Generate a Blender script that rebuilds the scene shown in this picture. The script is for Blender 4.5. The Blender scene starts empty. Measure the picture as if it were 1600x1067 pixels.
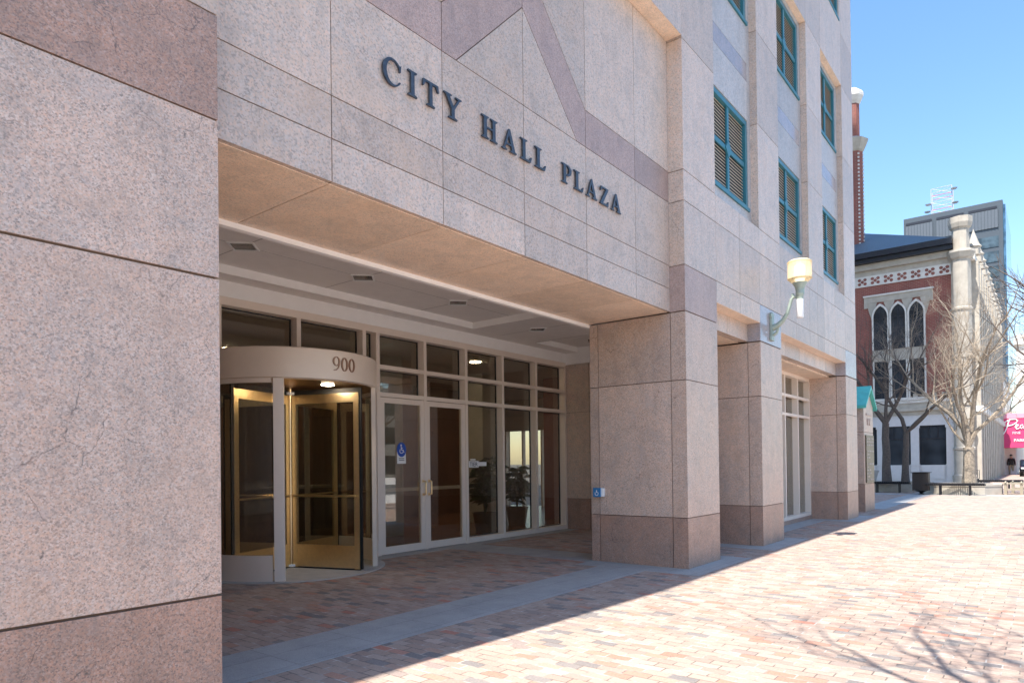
import bpy, bmesh, math, random
from mathutils import Vector, Matrix
R = math.radians
random.seed(7)
scene = bpy.context.scene
COL = scene.collection

# ------------------------------------------------------------------ camera
F_, YAW, PIT, ROL, PPY = 1062.13, .669096, .0086482, .0118691, 715.66
CAM_H = 1.5
fw = Vector((math.cos(YAW)*math.cos(PIT), math.sin(YAW)*math.cos(PIT), math.sin(PIT)))
r0 = Vector((math.sin(YAW), -math.cos(YAW), 0)); u0 = r0.cross(fw)
cr = r0*math.cos(ROL) - u0*math.sin(ROL); cu = u0*math.cos(ROL) + r0*math.sin(ROL)
cam = bpy.data.cameras.new('camera'); camo = bpy.data.objects.new('camera', cam); COL.objects.link(camo)
m = Matrix((( cr.x, cu.x, -fw.x), (cr.y, cu.y, -fw.y), (cr.z, cu.z, -fw.z))).to_4x4()
m.translation = Vector((0, 0, CAM_H)); camo.matrix_world = m
cam.sensor_fit = 'HORIZONTAL'; cam.sensor_width = 36; cam.lens = F_/1600*36
cam.shift_y = (PPY-533.5)/1600; cam.clip_start = .05; cam.clip_end = 3000
scene.camera = camo

# ------------------------------------------------------------------ light
SUN_TO = Vector((1, -.06, -2.0)).normalized()
w = bpy.data.worlds.new('World'); scene.world = w; w.use_nodes = True
nt = w.node_tree; bg = nt.nodes['Background']
sk = nt.nodes.new('ShaderNodeTexSky'); sk.sky_type = 'NISHITA'; sk.sun_disc = False
sk.sun_elevation = math.asin(-SUN_TO.z); sk.sun_rotation = R(273.4)
sk.air_density = 1.15; sk.dust_density = .8; sk.ozone_density = 2.2; sk.altitude = 60
hs_ = nt.nodes.new('ShaderNodeHueSaturation'); hs_.inputs['Saturation'].default_value = 1.15
nt.links.new(sk.outputs[0], hs_.inputs['Color']); nt.links.new(hs_.outputs[0], bg.inputs[0]); bg.inputs[1].default_value = .072
sl = bpy.data.lights.new('sun', 'SUN'); sl.energy = 2.55; sl.angle = R(.4); sl.color = (1, .95, .885)
so = bpy.data.objects.new('sun', sl); COL.objects.link(so)
so.rotation_euler = SUN_TO.to_track_quat('-Z', 'Y').to_euler(); so.location = (-20, 2, 60)
vs = scene.view_settings
vs.view_transform = 'Standard'; vs.look = 'None'; vs.gamma = 1; vs.exposure = 2.17
scene.cycles.diffuse_bounces = 8; scene.cycles.max_bounces = 14; scene.cycles.transparent_max_bounces = 16

# ------------------------------------------------------------------ materials
def srgb(r, g, b):
    f = lambda c: ((c/255+.055)/1.055)**2.4 if c/255 > .04045 else c/255/12.92
    return (f(r), f(g), f(b), 1)
class MatB:
    def __init__(s, name):
        s.m = bpy.data.materials.new(name); s.m.use_nodes = True
        s.t = s.m.node_tree; s.b = s.t.nodes['Principled BSDF']
    def n(s, typ, **kw):
        nd = s.t.nodes.new('ShaderNode'+typ)
        for k, v in kw.items():
            if k.startswith('i_'):
                key = k[2:]; key = int(key) if key.isdigit() else key.replace('_', ' ')
                nd.inputs[key].default_value = v
            else: setattr(nd, k, v)
        return nd
    def l(s, a, b): s.t.links.new(a, b)
    def coord(s): return s.n('TexCoord').outputs['Object']
    def ramp(s, src, stops, interp='LINEAR'):
        rp = s.n('ValToRGB'); cr_ = rp.color_ramp; cr_.interpolation = interp
        while len(cr_.elements) < len(stops): cr_.elements.new(.5)
        for e, (p, c) in zip(cr_.elements, stops):
            e.position = p; e.color = c if len(c) == 4 else (*c, 1)
        s.l(src, rp.inputs[0]); return rp.outputs[0]
    def mix(s, fac, a, b, mode='MIX'):
        x = s.n('Mix', data_type='RGBA', blend_type=mode)
        for k_, v in ((0, fac), (6, a), (7, b)):
            sock = x.inputs[k_]
            if hasattr(v, 'is_linked'): s.l(v, sock)
            elif isinstance(v, (int, float)): sock.default_value = v if k_ == 0 else (v, v, v, 1)
            else: sock.default_value = v if len(v) == 4 else (*v, 1)
        return x.outputs[2]
    def math(s, op, a, b=0.):
        x = s.n('Math', operation=op)
        for i, v in enumerate((a, b)):
            if hasattr(v, 'is_linked'): s.l(v, x.inputs[i])
            else: x.inputs[i].default_value = v
        return x.outputs[0]
    def noise(s, vec, scale, detail=3, rough=.55, dist=0.):
        x = s.n('TexNoise'); s.l(vec, x.inputs['Vector'])
        x.inputs['Scale'].default_value = scale; x.inputs['Detail'].default_value = detail
        x.inputs['Roughness'].default_value = rough; x.inputs['Distortion'].default_value = dist
        return x.outputs['Fac']
    def bump(s, h, strength, dist=.01):
        x = s.n('Bump'); x.inputs['Strength'].default_value = strength; x.inputs['Distance'].default_value = dist
        s.l(h, x.inputs['Height']); s.l(x.outputs[0], s.b.inputs['Normal'])
    def base(s, c):
        if hasattr(c, 'is_linked'): s.l(c, s.b.inputs['Base Color'])
        else: s.b.inputs['Base Color'].default_value = c if len(c) == 4 else (*c, 1)
    def rough(s, v): s.b.inputs['Roughness'].default_value = v
    def metal(s, v): s.b.inputs['Metallic'].default_value = v

def plain(name, col, rough=.5, metal=0., var=.08, scale=6., bump=0.):
    b = MatB(name); c = b.coord(); n = b.noise(c, scale, 4)
    hi = tuple(min(1, x*(1+var)) for x in col[:3]); lo = tuple(x*(1-var) for x in col[:3])
    b.base(b.ramp(n, [(.3, lo), (.7, hi)])); b.rough(rough); b.metal(metal)
    if bump: b.bump(b.noise(c, scale*8, 3), bump)
    return b.m

def granite(name, pink, grey, dark, light, veins=1., spot=.6, rough=.42, grain=125., streak=False):
    b = MatB(name); c0 = b.coord()
    isl = b.n('NewGeometry').outputs['Random Per Island']
    off = b.n('CombineXYZ')
    b.l(b.math('MULTIPLY', isl, 37.), off.inputs[0]); b.l(b.math('MULTIPLY', isl, 17.), off.inputs[1]); b.l(b.math('MULTIPLY', isl, 53.), off.inputs[2])
    va = b.n('VectorMath', operation='ADD'); b.l(c0, va.inputs[0]); b.l(off.outputs[0], va.inputs[1]); c = va.outputs[0]
    big = b.noise(c, 1.3, 6, .62, .9)
    col = b.ramp(big, [(.38, grey), (.58, pink)])
    vo = b.n('TexVoronoi', feature='F1'); b.l(c, vo.inputs['Vector']); vo.inputs['Scale'].default_value = grain
    sep = b.n('SeparateColor'); b.l(vo.outputs['Color'], sep.inputs[0])
    vo2 = b.n('TexVoronoi', feature='F1'); b.l(c, vo2.inputs['Vector']); vo2.inputs['Scale'].default_value = grain*.5
    sep2 = b.n('SeparateColor'); b.l(vo2.outputs['Color'], sep2.inputs[0])
    cl = b.noise(c, 4, 6, .72, .6)
    orange = tuple(x*k_ for x, k_ in zip(pink[:3], (1.18, .98, .84)))
    t1 = b.ramp(sep.outputs[0], [(0, dark), (.09, dark), (.17, tuple(.5*x for x in grey[:3])), (.27, tuple(.86*x for x in grey[:3])), (.5, pink), (.72, orange), (.9, light), (1, light)])
    t2 = b.ramp(sep2.outputs[1], [(0, tuple(.55*x for x in grey[:3])), (.2, grey), (.55, pink), (.85, orange), (1, light)])
    col = b.mix(.66, col, b.mix(.4, t1, t2))
    col = b.mix(b.math('MULTIPLY', b.ramp(cl, [(.48, (0, 0, 0)), (.7, (1, 1, 1))]), .45), col, tuple(.60*x for x in grey[:3]))
    # coarse black mica clusters
    k = b.noise(c, 30, 5, .7, .6); k2 = b.noise(c, 3.2, 3, .6, 1.)
    mica = b.math('MULTIPLY', b.ramp(k, [(.60, (0, 0, 0)), (.70, (1, 1, 1))]), b.ramp(k2, [(.47, (0, 0, 0)), (.66, (1, 1, 1))]))
    col = b.mix(b.math('MULTIPLY', mica, spot), col, dark)
    # veins: thin crooked dark lines, only here and there
    if veins:
        nv = b.n('TexNoise'); b.l(c, nv.inputs['Vector']); nv.inputs['Scale'].default_value = 2.3; nv.inputs['Detail'].default_value = 5
        sv_ = b.n('VectorMath', operation='SCALE'); b.l(nv.outputs['Color'], sv_.inputs[0]); sv_.inputs['Scale'].default_value = .42
        av = b.n('VectorMath', operation='ADD'); b.l(c, av.inputs[0]); b.l(sv_.outputs[0], av.inputs[1])
        ve = b.n('TexVoronoi', feature='DISTANCE_TO_EDGE'); b.l(av.outputs[0], ve.inputs['Vector']); ve.inputs['Scale'].default_value = 2.1
        wv_ = b.math('MULTIPLY', ve.outputs['Distance'], b.math('ADD', .35, b.math('MULTIPLY', b.noise(c, 9, 3), 1.3)))
        ln = b.ramp(wv_, [(0, (1, 1, 1)), (.003, (.8, .8, .8)), (.0085, (0, 0, 0))])
        vm = b.ramp(b.noise(c, 1.9, 3, .5), [(.53, (0, 0, 0)), (.62, (1, 1, 1))])
        vb = b.ramp(b.noise(c, 38, 2), [(.38, (.25, .25, .25)), (.55, (1, 1, 1))])
        col = b.mix(b.math('MULTIPLY', b.math('MULTIPLY', b.math('MULTIPLY', ln, vm), vb), .72*veins), col, tuple(.9*x for x in dark[:3]))
        # soft pale or blue-grey clouds
        cb = b.ramp(b.noise(c, 2.6, 4, .6, 2.2), [(.56, (0, 0, 0)), (.72, (1, 1, 1))])
        col = b.mix(b.math('MULTIPLY', cb, .45), col, tuple(x*y for x, y in zip(grey[:3], (.88, .93, 1.0))))
        ob = b.ramp(b.noise(c, 1.1, 4, .6, 1.2), [(.52, (0, 0, 0)), (.72, (1, 1, 1))])
        col = b.mix(b.math('MULTIPLY', ob, .30), col, tuple(min(1, x*y) for x, y in zip(pink[:3], (1.05, .93, .80))))
    mp = b.n('Mapping'); b.l(c0, mp.inputs[0]); mp.inputs['Scale'].default_value = (5, 5, .45)
    stk = b.ramp(b.noise(mp.outputs[0], 1., 5, .65), [(.35, (.88, .87, .86)), (.62, (1.02, 1.02, 1.02))])
    col = b.mix(.6, col, stk, 'MULTIPLY')
    hsv = b.n('HueSaturation'); b.l(col, hsv.inputs['Color'])
    b.l(b.math('ADD', b.math('MULTIPLY', isl, .24), .87), hsv.inputs['Value'])
    b.base(hsv.outputs[0]); b.rough(rough)
    b.bump(b.math('ADD', sep.outputs[1], k), .10, .002)
    return b.m

M = {}
M['granite'] = granite('pink_granite', (.57, .42, .335), (.45, .375, .325), (.06, .052, .052), (.70, .61, .54), spot=.85)
M['granite_far'] = granite('pale_pink_granite', (.58, .455, .37), (.495, .425, .37), (.16, .145, .145), (.60, .53, .50), spot=.3, grain=80.)
M['granite_soffit_lit'] = granite('bounce_lit_soffit_granite', (.85, .68, .53), (.78, .63, .50), (.34, .25, .19), (.82, .66, .53), spot=.35, veins=.6)  # same granite made paler and warmer: bounced light put into the colour
M['granite_dark'] = granite('brown_granite', (.43, .265, .195), (.31, .23, .19), (.05, .046, .05), (.52, .41, .36), spot=.9, veins=1.)
M['granite_band'] = granite('mauve_granite', (.43, .31, .27), (.35, .265, .24), (.10, .085, .085), (.50, .41, .37), spot=.6)
M['granite_blue'] = granite('polished_bluegrey_granite', (.40, .355, .35), (.35, .335, .355), (.15, .14, .17), (.45, .41, .43), spot=.3, veins=.3, rough=.12)
M['spandrel'] = granite('pale_spandrel_stone', (.43, .40, .385), (.41, .40, .40), (.2, .19, .19), (.52, .5, .49), spot=.2, veins=0., grain=60.)
M['joint'] = plain('joint_sealant', (.16, .10, .065), .8)
M['white_plaster'] = plain('white_soffit_paint', (.90, .88, .85), .7, var=.02)
M['ceil_grey'] = plain('grey_ceiling_paint', (.80, .765, .73), .7, var=.03)
M['ceiljoint'] = plain('ceiling_joint', (.34, .32, .30), .8)
M['frame'] = plain('beige_aluminium', (.80, .69, .585), .42, .1, var=.02)
M['frame_in'] = plain('grey_aluminium', (.52, .49, .45), .45, .2, var=.03)
M['canopy'] = plain('tan_metal_panel', (.78, .65, .53), .38, .15, var=.02)
M['brass'] = plain('brushed_brass', (.88, .68, .40), .30, 1., var=.06, scale=20)
M['brass_dk'] = plain('bronze_metal', (.42, .24, .10), .32, 1., var=.08)
M['black'] = plain('black_rubber', (.012, .012, .012), .6)
M['black_metal'] = plain('black_painted_metal', (.022, .022, .026), .4, .3)
M['teal'] = plain('teal_window_metal', (.035, .17, .215), .38, .1, var=.05)
M['louver'] = plain('tan_louvre_blade', (.52, .42, .30), .5, var=.06)
M['letter'] = plain('dark_bronze_letter', (.075, .085, .10), .36, .6, var=.25, scale=30)
M['number'] = plain('copper_number', (.33, .19, .12), .35, .6)
M['lampgreen'] = plain('verdigris_metal', (.33, .39, .33), .45, .3, var=.1, scale=15)
M['white'] = plain('white_paint', (.80, .80, .78), .5, var=.03)
M['stone'] = plain('limestone', (.40, .36, .30), .75, var=.12, scale=3, bump=.15)
M['stone_white'] = plain('white_terracotta', (.60, .57, .52), .7, var=.1, scale=4, bump=.15)
M['storefront'] = plain('storefront_paint', (.58, .56, .55), .5, var=.04)
M['slate'] = plain('slate_roof', (.075, .11, .135), .55, var=.25, scale=12, bump=.3)
M['gutter'] = plain('dark_cornice_metal', (.02, .022, .03), .4, .2)
M['lobbywall'] = plain('lobby_wood_panel', (.10, .048, .033), .35, var=.25, scale=2)
M['lobbycream'] = plain('lobby_cream_wall', (.36, .30, .24), .6, var=.05)
M['lobbyceil'] = plain('lobby_ceiling', (.62, .60, .54), .7, var=.03)
M['marble'] = plain('lobby_pale_stone', (.42, .41, .38), .3, var=.1, scale=4)
M['leaf'] = plain('plant_leaf', (.035, .085, .022), .45, var=.5, scale=9)
M['soil'] = plain('soil', (.05, .035, .025), .9)
M['terracotta'] = plain('planter_pot', (.16, .12, .09), .6)
M['teal_roof'] = plain('verdigris_copper_roof', (.09, .46, .40), .5, .1, var=.12, scale=5)
M['bronze_plate'] = plain('bronze_plate', (.13, .11, .075), .42, .5, var=.15)
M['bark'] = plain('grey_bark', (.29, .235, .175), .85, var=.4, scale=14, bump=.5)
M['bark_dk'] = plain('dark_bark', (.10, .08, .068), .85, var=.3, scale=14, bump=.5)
M['twig'] = plain('pale_twig', (.33, .265, .195), .8, var=.15)
M['pink'] = plain('pink_awning', (.62, .045, .15), .6, var=.04)
M['asphalt'] = plain('asphalt', (.09, .09, .09), .9, var=.2, scale=40, bump=.3)
M['concrete'] = plain('concrete', (.42, .40, .37), .85, var=.1, scale=5, bump=.2)
M['bouncecrete'] = plain('pale_bounce_concrete', (.60, .58, .55), .85, var=.08, scale=5, bump=.2)  # for unseen ground, made pale to bounce sunlight into the portico
M['tower_frame'] = plain('tower_grey_cladding', (.05, .065, .08), .5, var=.05)
M['tower_panel'] = plain('tower_panel', (.085, .10, .118), .5, var=.06)
M['whitewall'] = plain('white_wall', (.62, .60, .56), .7, var=.05)
M['blue'] = plain('sign_blue', (.012, .075, .40), .45)
M['blue2'] = plain('button_blue', (.03, .19, .42), .45)
M['skin'] = plain('skin', (.42, .26, .19), .5)
M['coat'] = plain('black_coat', (.018, .017, .018), .8)
M['trousers'] = plain('tan_trousers', (.30, .23, .15), .8)
M['hair'] = plain('dark_hair', (.02, .015, .012), .6)
M['carpaint'] = plain('dark_car_paint', (.012, .014, .02), .15, .3)

def glassmat(name, tint, spec=1., ior=1.5):
    b = MatB(name); t = b.t; t.nodes.remove(b.b); out = t.nodes['Material Output']
    tr = b.n('BsdfTransparent'); tr.inputs[0].default_value = (*tint, 1)
    gl = b.n('BsdfGlossy'); gl.inputs['Roughness'].default_value = .0; gl.inputs[0].default_value = (spec, spec, spec, 1)
    fr = b.n('Fresnel'); b.l(b.math('ADD', ior, b.math('MULTIPLY', b.n('NewGeometry').outputs['Backfacing'], 1/ior-ior)), fr.inputs[0])
    mx = b.n('MixShader'); b.l(fr.outputs[0], mx.inputs[0]); b.l(tr.outputs[0], mx.inputs[1]); b.l(gl.outputs[0], mx.inputs[2])
    b.l(mx.outputs[0], out.inputs[0]); return b.m
M['glass'] = glassmat('tinted_glass', (.76, .73, .66), 1., 1.95)
M['glass_clear'] = glassmat('clear_glass', (.80, .78, .72))
def darkglass(name, col):
    b = MatB(name); c = b.coord(); b.base(b.ramp(b.noise(c, .7, 2), [(.35, tuple(.5*x for x in col)), (.65, tuple(1.3*x for x in col))])); b.rough(.06); return b.m
M['window_dark'] = darkglass('dark_window_glass', (.035, .042, .05))
M['window_blue'] = darkglass('blue_window_glass', (.05, .12, .20))
M['window_pale'] = darkglass('pale_window_glass', (.055, .08, .095))
def emit(name, col, s):
    b = MatB(name); b.base(col); b.b.inputs['Emission Color'].default_value = (*col, 1); b.b.inputs['Emission Strength'].default_value = s; return b.m
M['lampglow'] = emit('lit_downlight', (1, .84, .62), 24)
M['exitglow'] = emit('exit_sign_face', (.85, .9, .8), .5)
def milky(name, col, tr):
    b = MatB(name); t = b.t; t.nodes.remove(b.b); out = t.nodes['Material Output']
    tp = b.n('BsdfTransparent'); tl = b.n('BsdfTranslucent'); tl.inputs[0].default_value = (*col, 1); df = b.n('BsdfDiffuse'); df.inputs[0].default_value = (*col, 1)
    m1 = b.n('MixShader'); m1.inputs[0].default_value = .5; b.l(tl.outputs[0], m1.inputs[1]); b.l(df.outputs[0], m1.inputs[2])
    m2 = b.n('MixShader'); m2.inputs[0].default_value = tr; b.l(m1.outputs[0], m2.inputs[1]); b.l(tp.outputs[0], m2.inputs[2])
    b.l(m2.outputs[0], out.inputs[0]); return b.m
M['globe'] = milky('amber_lamp_glass', (.88, .80, .62), .55)
b = MatB('frosted_lamp_core'); b.base((.9, .88, .8)); b.b.inputs['Emission Color'].default_value = (1, .93, .75, 1); b.b.inputs['Emission Strength'].default_value = .6; M['core'] = b.m

def brickpave():
    b = MatB('brick_pavers'); c = b.coord()
    sp = b.n('SeparateXYZ'); b.l(c, sp.inputs[0]); cb = b.n('CombineXYZ'); b.l(sp.outputs[1], cb.inputs[0]); b.l(sp.outputs[0], cb.inputs[1])
    wob = b.n('VectorMath', operation='ADD'); nz = b.n('TexNoise'); b.l(cb.outputs[0], nz.inputs['Vector']); nz.inputs['Scale'].default_value = .8
    sc = b.n('VectorMath', operation='SCALE'); b.l(nz.outputs['Color'], sc.inputs[0]); sc.inputs['Scale'].default_value = .03
    b.l(cb.outputs[0], wob.inputs[0]); b.l(sc.outputs[0], wob.inputs[1])
    br = b.n('TexBrick'); b.l(wob.outputs[0], br.inputs['Vector'])
    br.offset = .5; br.squash = 1
    for k, v in (('Scale', 1.), ('Mortar Size', .0055), ('Mortar Smooth', .2), ('Bias', 0.), ('Brick Width', .203), ('Row Height', .1)): br.inputs[k].default_value = v
    br.inputs['Color1'].default_value = (0, 0, 0, 1); br.inputs['Color2'].default_value = (1, 1, 1, 1); br.inputs['Mortar'].default_value = (.5, .5, .5, 1)
    col = b.ramp(br.outputs['Color'], [(0, (.12, .125, .13)), (.07, (.18, .175, .175)), (.13, (.30, .21, .17)), (.35, (.36, .26, .205)), (.62, (.385, .29, .23)), (.82, (.40, .315, .26)), (.88, (.40, .22, .15)), (.95, (.44, .15, .095)), (1, (.46, .39, .33))])
    fine = b.noise(c, 60, 4, .7); col = b.mix(.28, col, b.ramp(fine, [(.3, (.10, .065, .05)), (.7, (.52, .40, .32))]), 'MIX')
    blot = b.noise(c, .55, 4, .6); col = b.mix(b.math('MULTIPLY', b.ramp(blot, [(.45, (0, 0, 0)), (.75, (1, 1, 1))]), .22), col, (.40, .33, .27))
    stain = b.noise(c, 1.7, 5, .65, .5); col = b.mix(b.math('MULTIPLY', b.ramp(stain, [(.6, (0, 0, 0)), (.72, (1, 1, 1))]), .25), col, (.14, .11, .10))
    mort = b.mix(b.ramp(b.noise(c, 5, 3), [(.45, (0, 0, 0)), (.65, (1, 1, 1))]), (.15, .12, .10), (.50, .46, .41))
    col = b.mix(br.outputs['Fac'], col, mort)
    b.base(col); b.rough(.82)
    h = b.math('SUBTRACT', b.math('MULTIPLY', fine, .3), br.outputs['Fac']); b.bump(h, .5, .004)
    return b.m
M['brickpave'] = brickpave()
def slabpave():
    b = MatB('grey_granite_paving'); c = b.coord()
    br = b.n('TexBrick'); b.l(c, br.inputs['Vector']); br.offset = 0.
    for k, v in (('Scale', 1.), ('Mortar Size', .006), ('Mortar Smooth', .1), ('Bias', 0.), ('Brick Width', .76), ('Row Height', .375)): br.inputs[k].default_value = v
    br.inputs['Color1'].default_value = (.27, .275, .27, 1); br.inputs['Color2'].default_value = (.36, .36, .345, 1); br.inputs['Mortar'].default_value = (.15, .14, .13, 1)
    n = b.noise(c, 3, 5, .65); col = b.mix(.45, br.outputs['Color'], b.ramp(n, [(.3, (.20, .21, .215)), (.7, (.46, .45, .43))]))
    f = b.noise(c, 150, 2, .6); col = b.mix(.3, col, b.ramp(f, [(.3, (.12, .12, .12)), (.7, (.55, .55, .53))]))
    b.base(col); b.rough(.75); b.bump(b.math('SUBTRACT', b.math('MULTIPLY', f, .3), br.outputs['Fac']), .3, .003); return b.m
M['slabpave'] = slabpave()
def redbrick(name, c1, c2):
    b = MatB(name); c = b.coord()
    sp = b.n('SeparateXYZ'); b.l(c, sp.inputs[0]); cb = b.n('CombineXYZ')
    b.l(b.math('ADD', sp.outputs[0], sp.outputs[1]), cb.inputs[0]); b.l(sp.outputs[2], cb.inputs[1])
    br = b.n('TexBrick'); b.l(cb.outputs[0], br.inputs['Vector'])
    for k, v in (('Scale', 1.), ('Mortar Size', .01), ('Brick Width', .24), ('Row Height', .085)): br.inputs[k].default_value = v
    br.inputs['Color1'].default_value = (*c1, 1); br.inputs['Color2'].default_value = (*c2, 1); br.inputs['Mortar'].default_value = (.30, .22, .18, 1)
    n = b.noise(c, .8, 4); b.base(b.mix(.4, br.outputs['Color'], b.ramp(n, [(.3, tuple(.55*x for x in c1)), (.7, tuple(1.25*x for x in c2))]))); b.rough(.85); return b.m
M['redbrick'] = redbrick('red_brick', (.20, .055, .043), (.27, .08, .058))

# ------------------------------------------------------------------ mesh builder
class MB:
    def __init__(s): s.v = []; s.f = []; s.mi = []; s.mats = []
    def mat(s, key):
        if key not in s.mats: s.mats.append(key)
        return s.mats.index(key)
    def add(s, vs_, fs, key):
        o = len(s.v); s.v += [tuple(x) for x in vs_]; i = s.mat(key)
        for f in fs: s.f.append([o+k for k in f]); s.mi.append(i)
        return s
    def box(s, x0, x1, y0, y1, z0, z1, key):
        return s.add([(x0, y0, z0), (x1, y0, z0), (x1, y1, z0), (x0, y1, z0), (x0, y0, z1), (x1, y0, z1), (x1, y1, z1), (x0, y1, z1)],
                     [(0, 3, 2, 1), (4, 5, 6, 7), (0, 1, 5, 4), (1, 2, 6, 5), (2, 3, 7, 6), (3, 0, 4, 7)], key)
    def prism(s, poly, axis, d0, d1, key):
        """poly: 2D points; axis 'y' -> (x,z) extruded in y; 'x' -> (y,z); 'z' -> (x,y)"""
        def p(a, b, d): return {'y': (a, d, b), 'x': (d, a, b), 'z': (a, b, d)}[axis]
        n = len(poly); vs_ = [p(a, b, d0) for a, b in poly]+[p(a, b, d1) for a, b in poly]
        return s.add(vs_, [tuple(range(n)), tuple(range(2*n-1, n-1, -1))]+[(i, (i+1) % n, n+(i+1) % n, n+i) for i in range(n)], key)
    def tube(s, pts, rad, key, sides=8, cap=True):
        pts = [Vector(p) for p in pts]; n = len(pts)
        if not hasattr(rad, '__len__'): rad = [rad]*n
        vs_ = []; prev = None
        for i, p in enumerate(pts):
            d = (pts[min(i+1, n-1)]-pts[max(i-1, 0)]).normalized()
            if prev is None:
                a = d.orthogonal().normalized()
            else:
                a = (prev-d*prev.dot(d)); a = a.normalized() if a.length > 1e-6 else d.orthogonal().normalized()
            prev = a; bb = d.cross(a)
            for k in range(sides):
                t = 2*math.pi*k/sides; vs_.append(p+(a*math.cos(t)+bb*math.sin(t))*rad[i])
        fs = [(i*sides+k, i*sides+(k+1) % sides, (i+1)*sides+(k+1) % sides, (i+1)*sides+k) for i in range(n-1) for k in range(sides)]
        if cap: fs += [tuple(range(sides-1, -1, -1)), tuple((n-1)*sides+k for k in range(sides))]
        return s.add(vs_, fs, key)
    def lathe(s, prof, c, key, seg=24, a0=0., a1=None):
        """prof: (r,z) list; full turn, or an arc between angles a0..a1 (degrees)"""
        full = a1 is None; n = len(prof); st = seg if full else seg+1
        vs_ = []
        for k in range(st):
            t = 2*math.pi*k/seg if full else R(a0+(a1-a0)*k/seg)
            for r_, z in prof: vs_.append((c[0]+r_*math.cos(t), c[1]+r_*math.sin(t), c[2]+z))
        fs = []
        for k in range(seg):
            k2 = (k+1) % st
            for i in range(n-1): fs.append((k*n+i, k2*n+i, k2*n+i+1, k*n+i+1))
        if full:
            if prof[0][0] > 1e-4: fs.append(tuple(k*n for k in range(seg-1, -1, -1)))
            if prof[-1][0] > 1e-4: fs.append(tuple(k*n+n-1 for k in range(seg)))
        return s.add(vs_, fs, key)
    def arcwall(s, c, r1, r2, z0, z1, a0, a1, key, seg=24):
        vs_ = []
        for k in range(seg+1):
            t = R(a0+(a1-a0)*k/seg)
            for r_, z in ((r1, z0), (r2, z0), (r2, z1), (r1, z1)): vs_.append((c[0]+r_*math.cos(t), c[1]+r_*math.sin(t), z))
        fs = [(k*4+i, (k+1)*4+i, (k+1)*4+(i+1) % 4, k*4+(i+1) % 4) for k in range(seg) for i in range(4)]
        fs += [(0, 1, 2, 3), (seg*4+3, seg*4+2, seg*4+1, seg*4)]
        return s.add(vs_, fs, key)
    def cyl(s, c, r_, z0, z1, key, seg=20): return s.lathe([(r_, z0), (r_, z1)], (c[0], c[1], 0), key, seg)

WL = {}
def wl(o): return WL.get(o.name, Vector((0, 0, 0))) if o else Vector((0, 0, 0))
def obj(name, mb, parent=None, org=None, smooth=False, bevel=0.):
    o_ = Vector(org) if org is not None else (wl(parent) if parent else Vector((0, 0, 0)))
    me = bpy.data.meshes.new(name)
    me.from_pydata([(x-o_.x, y-o_.y, z-o_.z) for x, y, z in mb.v], [], mb.f)
    for k in mb.mats: me.materials.append(M[k])
    for p, i in zip(me.polygons, mb.mi): p.material_index = i
    bm = bmesh.new(); bm.from_mesh(me); bmesh.ops.recalc_face_normals(bm, faces=bm.faces); bm.to_mesh(me); bm.free()
    if smooth:
        me.polygons.foreach_set('use_smooth', [True]*len(me.polygons))
        try: me.set_sharp_from_angle(angle=R(40))
        except Exception: pass
    me.update()
    o = bpy.data.objects.new(name, me); COL.objects.link(o); WL[o.name] = o_
    if parent:
        o.parent = parent; o.location = o_-wl(parent)
    else: o.location = o_
    if bevel:
        bv = o.modifiers.new('bevel', 'BEVEL'); bv.width = bevel; bv.segments = 2; bv.limit_method = 'ANGLE'
    return o
def empty(name, loc, label=None, cat=None, group=None):
    o = bpy.data.objects.new(name, None); COL.objects.link(o); o.location = loc; WL[o.name] = Vector(loc); o.empty_display_size = .2
    if label: tag(o, label, cat, group)
    return o
def tag(o, label, cat, group=None, kind=None):
    if label: o['label'] = label
    if cat: o['category'] = cat
    if group: o['group'] = group
    if kind: o['kind'] = kind
    return o
def struct(name, mb):
    o = obj(name, mb); o['kind'] = 'structure'; return o
def copy_tree(o, delta=None, parent=None):
    c = o.copy(); COL.objects.link(c)
    if parent is not None: c.parent = parent
    if delta is not None: c.location = o.location+Vector(delta)
    WL[c.name] = wl(o)+(Vector(delta) if delta else Vector((0, 0, 0)))
    for ch in list(o.children):
        copy_tree(ch, None, c)
    return c

# ------------------------------------------------------------------ ground
A, FY, W = 3.977, 4.205, 4.105            # pier face, recessed lintel face, window wall face
struct('ground', MB().box(-900, 1400, -900, 900, -.3, -.06, 'asphalt'))
struct('plaza_paving', MB().box(-60, 140, -3.2, 26, -.058, 0, 'brickpave'))
g = MB(); t = .004
def sheet(x0, x1, y0, y1): g.box(x0, x1, y0, y1, -.03, t, 'slabpave')
sheet(-14, 8.52, 4.42, 5.17)
for x0, x1 in ((8.985, 10.145), (12.15, 13.335), (18.56, 19.75)):
    sheet(x0-.46, x1+.42, 3.64, 3.98); sheet(x0-.46, x0, 3.98, 5.55); sheet(x1, x1+.42, 3.98, 4.40)
sheet(8.85, 9.65, 5.56, 8.4); sheet(2.2, 8.85, 8.42, 8.76); sheet(9.65, 13.1, 8.42, 8.76); sheet(8.85, 9.65, 8.4, 8.76)
sheet(13.76, 18.1, 4.40, 4.88)
sheet(23.2, 46, 3.95, 4.75); sheet(33.2, 34, -7, 3.95); sheet(33.2, 34, 4.75, 9)
struct('granite_paving_bands', g)
struct('pavement', MB().box(-60, 160, -9.0, -3.21, -.2, .0, 'bouncecrete'))  # out of view; pale surface added to bounce light onto the building
struct('street', MB().box(-60, 160, -23.0, -9.21, -.2, -.11, 'bouncecrete'))  # unseen roadway, pale instead of asphalt for extra bounced light
k = MB().box(-60, 160, -9.2, -9.01, -.2, .012, 'bouncecrete'); struct('kerb', k)

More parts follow.
